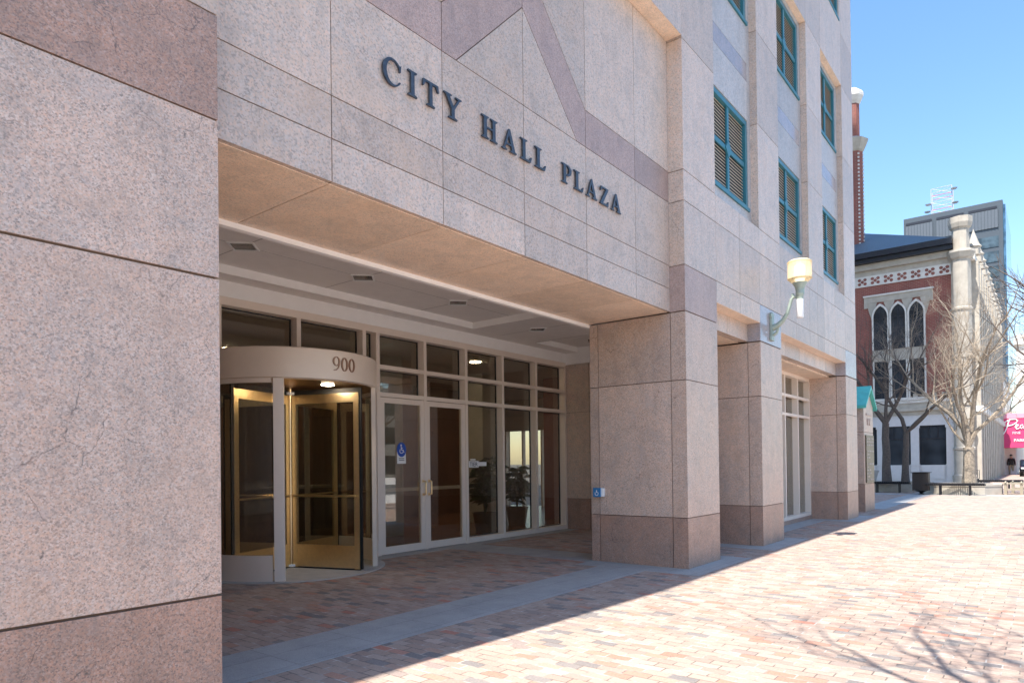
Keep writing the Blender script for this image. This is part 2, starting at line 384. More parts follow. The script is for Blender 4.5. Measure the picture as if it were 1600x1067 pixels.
# ------------------------------------------------------------------ office building
BL = Vector((9.6, 4.0, 0))
B = empty('office_building', BL, 'pink granite office building with recessed glass entrance, revolving door and teal louvred windows', 'building')
GAP = .011
def slab_y(mb, x0, x1, z0, z1, y, d, key, gap=GAP):         # a slab facing -Y
    h = gap/2; mb.box(x0+h, x1-h, y, y+d, z0+h, z1-h, key)
def pier(x0, x1, yback, rows, name='pier', leftface=True, gap=GAP, split=None, far='granite', rfront=.228, skip_r=False):
    """rows: list of (z0,z1,key)"""
    mb = MB(); pl = MB()
    mb.box(x0+.02, x1-.02, A+.02, yback-.02, 0, rows[-1][1], 'joint')
    for z0, z1, key in rows:
        t_ = pl if z0 == 0 else mb; h = gap/2
        zz0 = z0 if z0 == 0 else z0+h
        t_.box(x0, x1, A, A+rfront-h, zz0, z1-h, key)
        ys = [A+rfront] + (split or []) + [yback]
        for a, b_ in zip(ys[:-1], ys[1:]):
            t_.box(x0, x0+.03, a+h, b_-h, zz0, z1-h, key)
            if not skip_r: t_.box(x1-.03, x1, a+h, b_-h, zz0, z1-h, key)
        t_.box(x0+.031, x1-.031, yback-.03, yback, zz0, z1-h, key)
    o = obj(name, mb, B)
    q = obj('plinth', pl, o)
    return o
pier(.25, 2.155, 5.55, [(0, .727, 'granite_dark'), (.727, 2.655, 'granite'), (2.655, 3.628, 'granite')], gap=.016, rfront=.4)
pier(8.985, 10.145, 5.555, [(0, .715, 'granite_dark'), (.715, 2.655, 'granite'), (2.655, 3.622, 'granite')], split=[5.40])
pier(12.15, 13.335, 5.55, [(0, .705, 'granite_dark'), (.705, 2.65, 'granite'), (2.65, 3.615, 'granite')])
pier(18.56, 19.75, 5.0, [(0, .70, 'granite_dark'), (.70, 2.65, 'granite'), (2.65, 3.61, 'granite')])

# upper wall: piers that run up between the window bays, bands between them
TOPZ = 14.2
up = MB()
up.box(-13.98, 19.73, FY+.03, 16, 4.25, TOPZ-.02, 'joint')         # core
up.box(-14, .24, FY+.035, 20, 0, TOPZ-.02, 'joint')
for i in range(12):
    zz = [0, .72, 2.655, 3.62, 4.275, 5.18, 5.615, 7.475, 9.14, 10.92, 12.23, TOPZ]
    for a, b_ in zip(zz[:-1], zz[1:]): slab_y(up, .25-1.18*(i+1), .25-1.18*i, a, b_, FY, .034, 'granite_dark' if a == 0 else 'granite_far')                    # rest of the block to the left
rows_u = [3.62, 4.275, 5.18, 5.615, 7.475, 9.14, 10.92]
def upper_pier(x0, x1, capkey, z_from=3.62, left=True, gap=GAP, name='upper_pier'):
    mb = MB(); h = gap/2
    zs = [z for z in rows_u if z >= z_from-.001]
    for z0, z1 in zip(zs[:-1], zs[1:]):
        key = capkey if z0 < 4 else 'granite_far'
        hh = .02 if z0 < 3.7 else h
        mb.box(x0, x1, A, A+.24, z0+(.012 if z0 < 3.7 else h), z1-h, key)
    mb.box(x0+.015, x1-.015, A+.015, FY+.05, zs[0], zs[-1], 'joint')
    return obj(name, mb, B)
upper_pier(.25, 2.155, 'granite_dark')
upper_pier(8.985, 10.145, 'granite_band')
upper_pier(12.15, 13.335, 'granite_blue')
upper_pier(15.36, 16.55, 'granite_far', 5.615)
upper_pier(18.56, 19.75, 'granite_blue')
# flush bands between the piers over the openings
band = MB()
for x0, x1, vx in ((10.145, 12.15, [11.17]), (13.335, 18.56, [14.35, 15.36, 16.0, 16.55, 17.55])):
    xs = [x0]+vx+[x1]
    for a, b_ in zip(xs[:-1], xs[1:]):
        for z0, z1 in ((3.945, 4.275), (4.275, 5.18), (5.18, 5.615)): slab_y(band, a, b_, z0, z1, A, .2, 'granite_far', .009)
    band.box(x0, x1, A+.015, FY+.03, 3.955, 5.60, 'joint')
obj('wall_band', band, B)
# recessed lintels
lin = MB()
for x0, x1, vx in ((10.145, 12.15, [11.17]), (13.335, 18.56, [14.35, 15.36, 16.55, 17.55])):
    xs = [x0]+vx+[x1]
    for a, b_ in zip(xs[:-1], xs[1:]): slab_y(lin, a, b_, 3.632, 3.947, FY, .16, 'granite_far', .009)
    lin.box(x0, x1, FY+.015, FY+.2, 3.64, 4.2, 'joint')
obj('lintel', lin, B)
# flush top of the podium
top = MB()
xs = [.25, 2.155, 3.175, 4.375, 5.575, 6.775, 7.98, 8.985, 10.145, 11.17, 12.15, 13.335, 14.35, 15.36, 16.55]
for a, b_ in zip(xs[:-1], xs[1:]):
    for z0, z1 in (((7.5, 9.14), (9.14, 10.92)) if a < 8.9 and a > 2 else ()): slab_y(top, a, b_, z0, z1, A, .2, 'granite_far', .009)
    for z0, z1 in ((10.92, 12.23), (12.23, TOPZ)): slab_y(top, a, b_, z0, z1, A, .2, 'granite_far', .009)
WX0, WX1 = .145, 1.86                   # window opening inside a bay of 2.01
def hole(x0, x1, z0, z1, xa, xb, za, zb, y, d, key):
    h = .0045
    top.box(x0+h, x1-h, y, y+d, z0+h, za, key); top.box(x0+h, x1-h, y, y+d, zb, z1-h, key)
    top.box(x0+h, xa, y, y+d, za, zb, key); top.box(xb, x1-h, y, y+d, za, zb, key)
hole(16.55, 18.56, 10.92, TOPZ, 16.55+WX0, 16.55+WX1, 12.50, 14.07, A, .2, 'granite_far')
for z0, z1 in ((10.92, 12.23), (12.23, TOPZ)): slab_y(top, 18.56, 19.75, z0, z1, A, .2, 'granite_far', .009)
top.box(2.155, 8.985, A+.012, FY+.05, 7.512, 10.92, 'joint')
top.box(.26, 16.54, A+.012, FY+.05, 10.925, TOPZ-.01, 'joint'); top.box(18.57, 19.74, A+.012, FY+.05, 10.925, TOPZ-.01, 'joint')
top.box(-14, 19.75, FY+.05, 16, TOPZ-.01, TOPZ+.15, 'granite_far')
top.box(19.70, 19.75, 4.23, 13.2, 0, TOPZ-.01, 'granite_far'); top.box(19.70, 19.75, 15.7, 17.3, 0, TOPZ-.01, 'granite_far'); top.box(19.70, 19.75, 13.2, 15.7, 2.7, TOPZ-.01, 'granite_far')
obj('upper_wall', top, B)
obj('core_wall', up, B)
tw = MB().box(-14, 19.75, 6.6, 30, TOPZ+.16, 89, 'granite_far')
for i in range(22):
    z = 16+i*3.3; tw.box(-13.5, 19.2, 6.57, 6.63, z, z+1.6, 'window_dark')
obj('upper_floors', tw, B)

# window bays: stone jambs, spandrels, blue-grey stripes
bay = MB()
BAYS = [10.145, 13.345, 16.55]
for x0 in BAYS:
    x1 = x0+2.01; xa, xb = x0+WX0, x0+WX1; h = .003
    bay.box(x0, xa, W, W+.1, 5.615, 10.92, 'spandrel'); bay.box(xb, x1, W, W+.1, 5.615, 10.92, 'spandrel')
    for z0, z1, key in ((5.615, 5.915, 'spandrel'), (7.50, 8.20, 'spandrel'), (8.20, 8.52, 'granite_blue'), (8.52, 9.215, 'spandrel'), (10.80, 10.92, 'spandrel')):
        bay.box(xa+h, xb-h, W, W+.1, z0+h, z1-h, key)
    bay.box(xa, xb, W+.012, W+.12, 5.62, 5.91, 'joint'); bay.box(xa, xb, W+.012, W+.12, 7.51, 9.21, 'joint')
obj('window_bay_wall', bay, B)

# a teal window with louvres, built once and copied
def make_window(x, z, y):
    wdt, hgt = WX1-WX0, 1.58; org = Vector((x, y, z))
    fr = MB(); th = .085
    y0, y1 = y-.0, y+.095
    fr.box(x+.002, x+th, y0+.012, y1, z+.002, z+hgt-.002, 'teal'); fr.box(x+wdt-th, x+wdt-.002, y0+.012, y1, z+.002, z+hgt-.002, 'teal')
    fr.box(x+th, x+wdt-th, y0+.012, y1, z+.002, z+th, 'teal'); fr.box(x+th, x+wdt-th, y0+.012, y1, z+hgt-th, z+hgt-.002, 'teal')
    fr.box(x-.01, x+wdt+.01, y0-.03, y0+.011, z-.03, z+.03, 'teal')
    o = obj('window', fr, B, org)
    mu = MB(); cx, cz = x+wdt/2, z+hgt/2
    mu.box(cx-.045, cx+.045, y0+.03, y1-.036, z+th, z+hgt-th, 'teal'); 
    mu.box(x+th, cx-.045, y0+.034, y1-.036, cz-.04, cz+.04, 'teal'); mu.box(cx+.045, x+wdt-th, y0+.034, y1-.036, cz-.04, cz+.04, 'teal')
    mu.prism([(cx-.13, cz), (cx, cz-.15), (cx+.13, cz), (cx, cz+.15)], 'y', y0+.018, y0+.05, 'teal')
    obj('muntin', mu, o, org)
    lv = MB(); n = 12
    for zz0, zz1 in ((z+th, cz-.04), (cz+.04, z+hgt-th)):
        st = (zz1-zz0)/n
        for i in range(n):
            zc = zz0+(i+.5)*st
            for a, b_ in ((x+th, cx-.045), (cx+.045, x+wdt-th)):
                lv.prism([(y1-.034, zc-.014), (y1-.028, zc-.014), (y1-.018, zc+.013), (y1-.024, zc+.013)], 'x', a, b_, 'louver')
    obj('louver', lv, o, org)
    bk = MB(); bk.box(x+.01, x+wdt-.01, y1+.002, y1+.02, z+.01, z+hgt-.01, 'black'); obj('backing', bk, o, org)
    return o
w0 = make_window(BAYS[0]+WX0, 5.915, W)
for x0, dz in ((BAYS[1], 0), (BAYS[2], 0), (BAYS[0], 3.305), (BAYS[1], 3.305), (BAYS[2], 3.305)):
    copy_tree(w0, (x0-BAYS[0], 0, dz), B)
copy_tree(w0, (BAYS[2]-BAYS[0], A+.015-W, 12.50-5.915), B)

# fascia with its inlaid gable pattern
def inset(poly, d):
    n = len(poly); c = (sum(p[0] for p in poly)/n, sum(p[1] for p in poly)/n); out = []
    ar = sum(poly[i][0]*poly[(i+1) % n][1]-poly[(i+1) % n][0]*poly[i][1] for i in range(n))
    P_ = poly if ar > 0 else poly[::-1]
    for i in range(n):
        a, b_, c_ = Vector(P_[i-1]), Vector(P_[i]), Vector(P_[(i+1) % n])
        e1 = (b_-a).normalized(); e2 = (c_-b_).normalized(); n1 = Vector((-e1.y, e1.x)); n2 = Vector((-e2.y, e2.x))
        den = 1+n1.dot(n2); out.append(tuple(b_+(n1+n2)*(d/den)))
    return out
fa = MB(); FX = [2.157, 3.175, 4.375, 5.575, 6.775, 7.98, 8.983]
def fpoly(poly, key): fa.prism(inset(poly, .0045), 'y', FY, FY+.04, key)
for a, b_ in zip(FX[:-1], FX[1:]):
    for z0, z1 in ((3.635, 3.965), (3.965, 4.292), (4.292, 5.195)): fpoly([(a, z0), (b_, z0), (b_, z1), (a, z1)], 'granite_far')
def mir(p): return [(11.15-x, z) for x, z in p]
right = [([(5.575, 5.195), (6.588, 5.195), (5.575, 6.21)], 'granite_far'),
         ([(6.588, 5.195), (6.775, 5.195), (6.775, 5.63), (5.575, 6.83), (5.575, 6.21)], 'granite_band'),
         ([(6.775, 5.195), (7.98, 5.195), (7.98, 5.63), (6.775, 5.63)], 'granite_band'),
         ([(7.98, 5.195), (8.983, 5.195), (8.983, 5.63), (7.98, 5.63)], 'granite_band'),
         ([(5.575, 6.83), (6.775, 5.63), (6.775, 7.5), (5.575, 7.5)], 'granite_far'),
         ([(6.775, 5.63), (7.98, 5.63), (7.98, 7.5), (6.775, 7.5)], 'granite_far'),
         ([(7.98, 5.63), (8.983, 5.63), (8.983, 7.5), (7.98, 7.5)], 'granite_far')]
for p, key in right: fpoly(p, key); fpoly(mir(p), key)
fa.box(2.157, 8.983, FY+.012, FY+.05, 3.64, 7.5, 'joint')
obj('fascia', fa, B)
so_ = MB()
for a, b_ in zip(FX[:-1], FX[1:]): so_.box(a+.004, b_-.004, FY+.045, 5.545, 3.632, 3.66, 'granite_soffit_lit')
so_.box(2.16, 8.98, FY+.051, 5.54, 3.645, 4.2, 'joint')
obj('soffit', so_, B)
obj('soffit', MB().box(10.15, 12.145, FY+.17, 5.54, 3.632, 3.66, 'granite_soffit_lit'), B); obj('soffit', MB().box(13.34, 18.555, FY+.17, 5.2, 3.60, 3.66, 'granite_soffit_lit'), B)
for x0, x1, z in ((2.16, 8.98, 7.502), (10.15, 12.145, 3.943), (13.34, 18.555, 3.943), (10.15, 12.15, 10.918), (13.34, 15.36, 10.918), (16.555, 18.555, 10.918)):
    obj('soffit', MB().box(x0, x1, A+.004, FY+.02, z, z+.008, 'granite_soffit_lit'), B)


# ---------------- letters
GL = {}
I_ = [(0, 0), (.4, 0), (.4, .05), (.28, .09), (.28, .91), (.4, .95), (.4, 1), (0, 1), (0, .95), (.12, .91), (.12, .09), (0, .05)]
GL['I'] = ([I_], .4)
GL['L'] = ([[(0, 0), (.62, 0), (.70, .28), (.64, .28), (.54, .085), (.3, .085), (.3, .91), (.42, .95), (.42, 1), (0, 1), (0, .95), (.13, .91), (.13, .09), (0, .05)]], .70)
GL['T'] = ([[(.22, 0), (.64, 0), (.64, .05), (.51, .09), (.51, .915), (.70, .915), (.80, .72), (.86, .72), (.83, 1), (.03, 1), (0, .72), (.06, .72), (.16, .915), (.35, .915), (.35, .09), (.22, .05)]], .86)
GL['Y'] = ([[(.24, 0), (.68, 0), (.68, .05), (.54, .09), (.54, .42), (.82, .90), (.92, .95), (.92, 1), (.60, 1), (.60, .95), (.72, .91), (.50, .53), (.29, .91), (.40, .95), (.40, 1), (0, 1), (0, .95), (.10, .91), (.38, .42), (.38, .09), (.24, .05)]], .92)
GL['H'] = ([[(0, 0), (.4, 0), (.4, .05), (.29, .09), (.29, .47), (.63, .47), (.63, .09), (.52, .05), (.52, 0), (.92, 0), (.92, .05), (.8, .09), (.8, .91), (.92, .95), (.92, 1), (.52, 1), (.52, .95), (.63, .91), (.63, .54), (.29, .54), (.29, .91), (.4, .95), (.4, 1), (0, 1), (0, .95), (.12, .91), (.12, .09), (0, .05)]], .92)
GL['A'] = ([[(0, 0), (.34, 0), (.34, .05), (.22, .09), (.29, .27), (.64, .27), (.70, .09), (.58, .05), (.58, 0), (1.02, 0), (1.02, .05), (.91, .09), (.57, 1.03), (.47, 1.03), (.12, .09), (0, .05)], [(.33, .34), (.61, .34), (.47, .74)]], 1.02)
arc = lambda cx, cy, rx, ry, a0, a1, n: [(cx+rx*math.cos(R(a0+(a1-a0)*i/n)), cy+ry*math.sin(R(a0+(a1-a0)*i/n))) for i in range(n+1)]
GL['P'] = ([[(0, 0), (.43, 0), (.43, .05), (.3, .09), (.3, .43)]+arc(.42, .715, .32, .285, -80, 90, 12)+[(0, 1), (0, .95), (.13, .91), (.13, .09), (0, .05)], [(.3, .50)]+arc(.40, .715, .16, .215, -85, 85, 8)+[(.3, .93)]], .76)
GL['Z'] = ([[(0, 0), (.76, 0), (.80, .28), (.74, .28), (.63, .085), (.25, .085), (.78, .95), (.78, 1), (.07, 1), (.03, .74), (.09, .74), (.18, .915), (.54, .915), (0, .05)]], .80)
GL['C'] = ([arc(.46, .5, .47, .53, 40, 322, 26)+[(.86, .24), (.80, .24)]+arc(.51, .5, .34, .455, 325, 42, 22)+[(.80, .64), (.86, .64), (.88, .92)]], .92)
GL['9'] = ([arc(.3, .67, .30, .35, 0, 300, 20)+[(.43, .24), (.30, .10), (.08, .03), (.08, -.02), (.30, .01), (.48, .17), (.57, .40)], arc(.3, .67, .18, .29, 0, 360, 18)[:-1]], .6)
GL['0'] = ([arc(.3, .49, .31, .51, 0, 360, 26)[:-1], arc(.3, .49, .17, .43, 0, 360, 22)[:-1]], .62)
def glyph(ch, fx, name, parent, key, depth, wrap, org):
    """wrap(x,z,d)->world point; fx scales"""
    loops, _ = GL[ch]; bm = bmesh.new(); edges = []
    for lp in loops:
        vs_ = [bm.verts.new((x, z, 0)) for x, z in lp]
        edges += [bm.edges.new((vs_[i], vs_[(i+1) % len(vs_)])) for i in range(len(vs_))]
    bmesh.ops.triangle_fill(bm, use_beauty=True, use_dissolve=False, edges=edges)
    ret = bmesh.ops.extrude_face_region(bm, geom=list(bm.faces))
    for v in ret['geom']:
        if isinstance(v, bmesh.types.BMVert): v.co.z = 1
    bm.verts.ensure_lookup_table()
    mb = MB(); mb.add([wrap(v.co.x, v.co.y, v.co.z) for v in bm.verts], [[v.index for v in f.verts] for f in bm.faces], key)
    bm.verts.index_update(); bm.free()
    return obj(name, mb, parent, org)
sign = bpy.data.objects.new('sign_lettering', None); COL.objects.link(sign); sign.parent = B; sign.location = Vector((5.6, 4.17, 4.6))-BL; WL[sign.name] = Vector((5.6, 4.17, 4.6))
for ch, x0, x1 in (('C', 3.663, 3.868), ('I', 3.938, 4.041), ('T', 4.108, 4.304), ('Y', 4.37, 4.601), ('H', 4.882, 5.115), ('A', 5.186, 5.418), ('L', 5.486, 5.675), ('L', 5.733, 5.93), ('P', 6.233, 6.43), ('L', 6.481, 6.678), ('A', 6.737, 6.977), ('Z', 7.05, 7.247), ('A', 7.31, 7.554)):
    gw = GL[ch][1]
    glyph(ch, 1, 'letter', sign, 'letter', .03, lambda x, z, d, x0=x0, x1=x1, gw=gw: (x0+x/gw*(x1-x0), 4.175+.018*d, 4.615+z*.214), None)

# ---------------- portico ceiling and walls
pc = MB()
pc.box(2.16, 13.05, 5.545, 5.61, 3.585, 4.02, 'white_plaster')            # trim behind the granite soffit
pc.box(2.16, 13.34, 8.70, 8.86, 3.81, 4.2, 'white_plaster')              # bulkhead over the glass
CE = 'ceil_grey'; z0, z1 = 4.02, 4.13
pc.box(2.16, 13.05, 5.61, 6.75, z0, z1, CE); pc.box(2.16, 13.05, 8.381, 8.70, z0, z1, CE)
pc.box(9.47, 11.45, 6.75, 8.381, z0, z1, CE)
pc.box(2.0, 13.3, 5.55, 8.8, 4.136, 4.2, CE)
for a, b_ in ((2.2, 9.47), (11.45, 13.05)): pc.box(a+.02, b_-.02, 8.362, 8.380, z0-.002, 4.134, 'white_plaster')
pc.box(9.455, 9.469, 6.76, 8.36, z0-.002, 4.134, 'white_plaster')
for x in (4.37, 6.17, 8.12): pc.box(x-.004, x+.004, 6.76, 8.36, 4.1335, 4.1362, 'ceiljoint')
pc.box(2.2, 9.44, 7.497, 7.503, 4.1338, 4.1363, 'ceiljoint')
for x in (10.3, 11.4): pc.box(x-.004, x+.004, 5.62, 8.36, 4.0185, 4.0205, 'ceiljoint')
obj('portico_ceiling', pc, B)
ew = MB()
for z0, z1, key in ((0, .70, 'granite_dark'), (.70, 2.66, 'granite_far'), (2.66, 3.76, 'granite_far')):
    for y0, y1 in ((5.56, 8.1), (8.1, 8.72)): ew.box(13.06, 13.2, y0+.004, y1-.004, z0+.004, z1-.004, key)
ew.box(13.075, 13.3, 5.56, 8.75, 0, 3.74, 'joint'); ew.box(13.05, 13.3, 5.56, 8.75, 3.762, 4.15, 'white_plaster')
obj('portico_end_wall', ew, B); ew = MB()
for z0, z1, key in ((0, .70, 'granite_dark'), (.70, 3.76, 'granite_far')): ew.box(2.0, 2.15, 5.56, 8.72, z0+.004, z1-.004, key)
obj('portico_end_wall', ew, B)
# flat downlights set diagonally in the ceiling; dark lens colour stands in for recess shade
def downlight(x, y):
    z = 4.133; s = .215; o_ = Vector((x, y, z)); q = MB()
    for i in range(4):
        a = Vector((x+s*math.cos(R(90*i)), y+s*math.sin(R(90*i)))); b2 = Vector((x+s*math.cos(R(90*i+90)), y+s*math.sin(R(90*i+90))))
        c_ = Vector((x, y)); q.prism([tuple(a), tuple(b2), tuple(c_+(b2-c_)*.86), tuple(c_+(a-c_)*.86)], 'z', z-.014, z+.0, 'white')
    o = obj('ceiling_light', q, B, o_)
    s2 = s*.86; obj('lens', MB().prism([(x+s2, y), (x, y+s2), (x-s2, y), (x, y-s2)], 'z', z-.004, z, 'lensmat'), o, o_)
    return o
b = MatB('bronze_lens'); b.base((.06, .05, .045)); b.rough(.12); M['lensmat'] = b.m
d0 = downlight(4.37, 7.50)
for x in (6.17, 8.12, 10.3): copy_tree(d0, (x-4.37, 0, 0 if x < 9.4 else -.112), B)

# ---------------- entrance glazing
GY = 8.75
gz = MB()
MX = [3.45, 4.72, 5.96, 7.19, 7.475, 8.56, 9.65, 10.76, 11.91, 13.03]
gz.box(2.16, 13.05, GY-.035, GY+.15, 3.70, 3.81, 'frame')
for x in MX:
    zb = 3.08 if x in (4.72, 5.96, 7.19) else 0
    hw = .035
    gz.box(x-hw, x+hw, GY-.03, GY+.05, zb, 3.70, 'frame')
    gz.box(x-hw+.004, x+hw-.004, GY+.05, GY+.145, zb, 3.70, 'frame')
for a, b_ in zip(MX[:-1], MX[1:]):
    a_, c_ = a+.035, b_-.035
    if a > 7.4:
        gz.box(a_, c_, GY-.027, GY+.15, 3.115, 3.185, 'frame'); gz.box(a_, c_, GY-.027, GY+.15, 2.655, 2.725, 'frame')
        if a > 9.6: gz.box(a_, c_, GY-.027, GY+.15, 0.005, .10, 'frame')
glz = obj('entrance_glazing', gz, B)
pv = []
for a, b_ in zip(MX[:-1], MX[1:]):
    a_, c_ = a+.036, b_-.036
    if a > 7.4:
        for z0, z1 in ((3.186, 3.699), (2.726, 3.114)) + (((.101, 2.654),) if a > 9.6 else ()): pv.append((a_, c_, z0, z1))
    elif a > 4.5: pv.append((a_, c_, 3.09, 3.699))
    else: pv.append((a_, c_, .01, 3.699))
for a, c_, z0, z1 in pv:
    q = MB().box(a+.016, c_-.016, GY+.13, GY+.136, z0+.016, z1-.016, 'glass'); ya, yb = GY+.118, GY+.146
    q.box(a, a+.015, ya, yb, z0, z1, 'black'); q.box(c_-.015, c_, ya, yb, z0, z1, 'black'); q.box(a+.015, c_-.015, ya, yb, z1-.015, z1, 'black'); q.box(a+.015, c_-.015, ya, yb, z0, z0+.015, 'black')
    obj('glass_pane', q, glz)
def glass_door(x0, x1, hs):
    fr = MB(); y0, y1 = GY-.02, GY+.03; z1 = 2.645; st = .095
    fr.box(x0, x0+st, y0, y1, .012, z1, 'frame'); fr.box(x1-st, x1, y0, y1, .012, z1, 'frame')
    fr.box(x0+st, x1-st, y0+.002, y1, z1-.09, z1, 'frame'); fr.box(x0+st, x1-st, y0+.002, y1, .012, .135, 'frame')
    o = obj('glass_door', fr, B, (x0, GY, 0))
    obj('pane', MB().box(x0+st, x1-st, GY+.004, GY+.012, .136, z1-.091, 'glass'), o)
    obj('push_bar', MB().box(x0+st, x1-st, y1-.01, y1+.03, 1.055, 1.115, 'frame'), o)
    hx = x1-.05 if hs > 0 else x0+.05
    pts = [(hx, y0+.001, .98), (hx, y0-.06, .985)]+[(hx-hs*0, y0-.075, .985+.22*i/6) for i in range(7)]+[(hx, y0-.06, 1.215), (hx, y0+.001, 1.22)]
    hd = MB().tube(pts, .014, 'brass', 10); hd.lathe([(0, -.004), (.03, -.004), (.03, .006), (0, .006)], (0, 0, 0), 'brass', 12) if False else None
    hd.box(hx-.02, hx+.02, y0-.008, y0-.001, .955, 1.005, 'brass'); hd.box(hx-.02, hx+.02, y0-.008, y0-.001, 1.195, 1.245, 'brass')
    obj('handle', hd, o, smooth=True)
    return o
d1 = glass_door(7.515, 8.535, 1); d2 = glass_door(8.575, 9.61, -1)
# round wheelchair sticker on the left leaf
sx, sz, sy = 8.0, 1.72, GY+.003
st = MB().box(sx-.1, sx+.1, sy-.003, sy, sz-.19, sz+.02, 'white')
st.prism(arc(sx, sz+.05, .105, .125, 0, 360, 24)[:-1], 'y', sy-.006, sy-.003, 'blue')
fig = [(-.012, .10, .016)]
def stroke(mb, pts, w_, y, key):
    for (xa, za), (xb, zb) in zip(pts[:-1], pts[1:]):
        d = Vector((xb-xa, zb-za)); d.normalize(); nrm = Vector((-d.y, d.x))*w_/2
        mb.prism([(xa+nrm.x, za+nrm.y), (xa-nrm.x, za-nrm.y), (xb-nrm.x, zb-nrm.y), (xb+nrm.x, zb+nrm.y)], 'y', y-.002, y, key)
def wheelchair(mb, cx, cz, s, y, key):
    mb.prism(arc(cx-.012*s, cz+.085*s, .017*s, .017*s, 0, 360, 10)[:-1], 'y', y-.002, y, key)
    stroke(mb, [(cx-.012*s, cz+.062*s), (cx-.005*s, cz+.0*s)], .016*s, y, key)
    stroke(mb, [(cx+.004*s, cz-.004*s), (cx+.036*s, cz-.004*s), ], .015*s, y-.0003, key)
    stroke(mb, [(cx+.037*s, cz+.0*s), (cx+.055*s, cz-.045*s)], .015*s, y-.0006, key)
    stroke(mb, [(cx-.002*s, cz+.034*s), (cx+.03*s, cz+.034*s)], .011*s, y-.0009, key)
    o_, i_ = arc(cx-.006*s, cz-.02*s, .045*s, .045*s, 130, 345, 16), arc(cx-.006*s, cz-.02*s, .033*s, .033*s, 130, 345, 16)
    for i in range(16): mb.prism([o_[i], o_[i+1], i_[i+1], i_[i]], 'y', y-.0032, y-.0012, key)
wheelchair(st, sx, sz+.045, .95, sy-.0062, 'white')
for zz in (-.10, -.13): st.box(sx-.06, sx+.06, sy-.005, sy-.003, sz+zz-.006, sz+zz+.006, 'letter')
obj('wheelchair_sticker', st, d1)

def text_mesh(txt, size, depth, key, place, name, parent, bold=0.):
    cu_ = bpy.data.curves.new('text', 'FONT'); cu_.body = txt; cu_.size = size; cu_.extrude = depth/2; cu_.offset = bold; cu_.resolution_u = 3
    to = bpy.data.objects.new('text', cu_); COL.objects.link(to)
    dg = bpy.context.evaluated_depsgraph_get(); me = to.evaluated_get(dg).to_mesh()
    mb = MB(); mb.add([place(v.co) for v in me.vertices], [list(p.vertices) for p in me.polygons], key)
    to.to_mesh_clear() if False else None
    bpy.data.objects.remove(to); bpy.data.curves.remove(cu_)
    return obj(name, mb, parent)
# small white decal on the fixed pane beside the doors
dx, dz = 9.96, 1.50
dc = MB(); yy = GY+.126
dc.box(dx-.05, dx+.10, yy-.004, yy, dz+.085, dz+.108, 'white')
dc.box(dx-.09, dx+.19, yy-.004, yy, dz-.055, dz+.07, 'white')
dc.box(dx+.192, dx+.43, yy-.004, yy, dz-.03, dz+.05, 'white')
dco = obj('window_decal', dc, glz)
text_mesh('TIER', .12, .002, 'letter', lambda v: (dx-.075+v.x, yy-.006-v.z, dz-.035+v.y), 'decal_lettering', glz)

# ---------------- revolving door
C = (5.88, 8.85); RD = 1.27
rv = bpy.data.objects.new('revolving_door', None); COL.objects.link(rv); rv.parent = B; rv.location = Vector((C[0], C[1], 0))-BL; WL[rv.name] = Vector((C[0], C[1], 0))
cn = MB(); cn.lathe([(0, 2.66), (RD-.02, 2.66), (RD, 2.675), (RD, 3.065), (RD-.02, 3.08), (0, 3.08)], (*C, 0), 'canopy', 96)
obj('canopy', cn, rv, smooth=True)
un = MB().lathe([(0, 2.652), (RD-.05, 2.652), (RD-.05, 2.659), (0, 2.659)], (*C, 0), 'brass_dk', 64); obj('canopy_underside', un, rv, smooth=True)
dl = MB().lathe([(0, 2.643), (.085, 2.643), (.085, 2.651), (0, 2.651)], (C[0]+.05, C[1]-.85, 0), 'lampglow', 20); obj('downlight', dl, rv)
sd = MB()
sd.arcwall(C, RD-.05, RD, .0, .35, -226, -134, 'canopy', 32)
sd.arcwall(C, RD-.05, RD, 2.60, 2.66, -226, -134, 'canopy', 32)
for a in (-226, -130): sd.arcwall(C, RD-.09, RD+.005, 0, 2.66, a-3, a+3, 'frame', 4)
obj('side_wall', sd, rv, smooth=True); sd = MB()
sd.arcwall(C, RD-.05, RD-.002, 0, .35, -46, 42, 'canopy', 32); sd.arcwall(C, RD-.05, RD-.002, 2.60, 2.66, -46, 42, 'canopy', 32)
for a in (-50, 44): sd.arcwall(C, RD-.06, RD+.003, 0, 2.66, a-1.8, a+1.8, 'frame', 4)
obj('side_wall', sd, rv, smooth=True)
sg = MB(); sg.arcwall(C, RD-.03, RD-.022, .351, 2.599, -222, -134, 'glass', 32); obj('curved_glass', sg, rv, smooth=True)
sg = MB(); sg.arcwall(C, RD-.03, RD-.022, .351, 2.599, -46, 40, 'glass', 32); obj('curved_glass', sg, rv, smooth=True)
thr = MB().lathe([(0, .0), (RD+.1, .0), (RD+.1, .012), (0, .012)], (*C, 0), 'concrete', 64); obj('threshold', thr, rv)
shf = MB().cyl(C, .035, .02, 2.65, 'brass', 16)
shf.lathe([(0, .03), (.09, .03), (.09, .06), (0, .06)], (*C, 0), 'white', 16); shf.lathe([(0, 2.56), (.09, 2.56), (.09, 2.60), (0, 2.60)], (*C, 0), 'white', 16)
obj('centre_shaft', shf, rv, smooth=True)
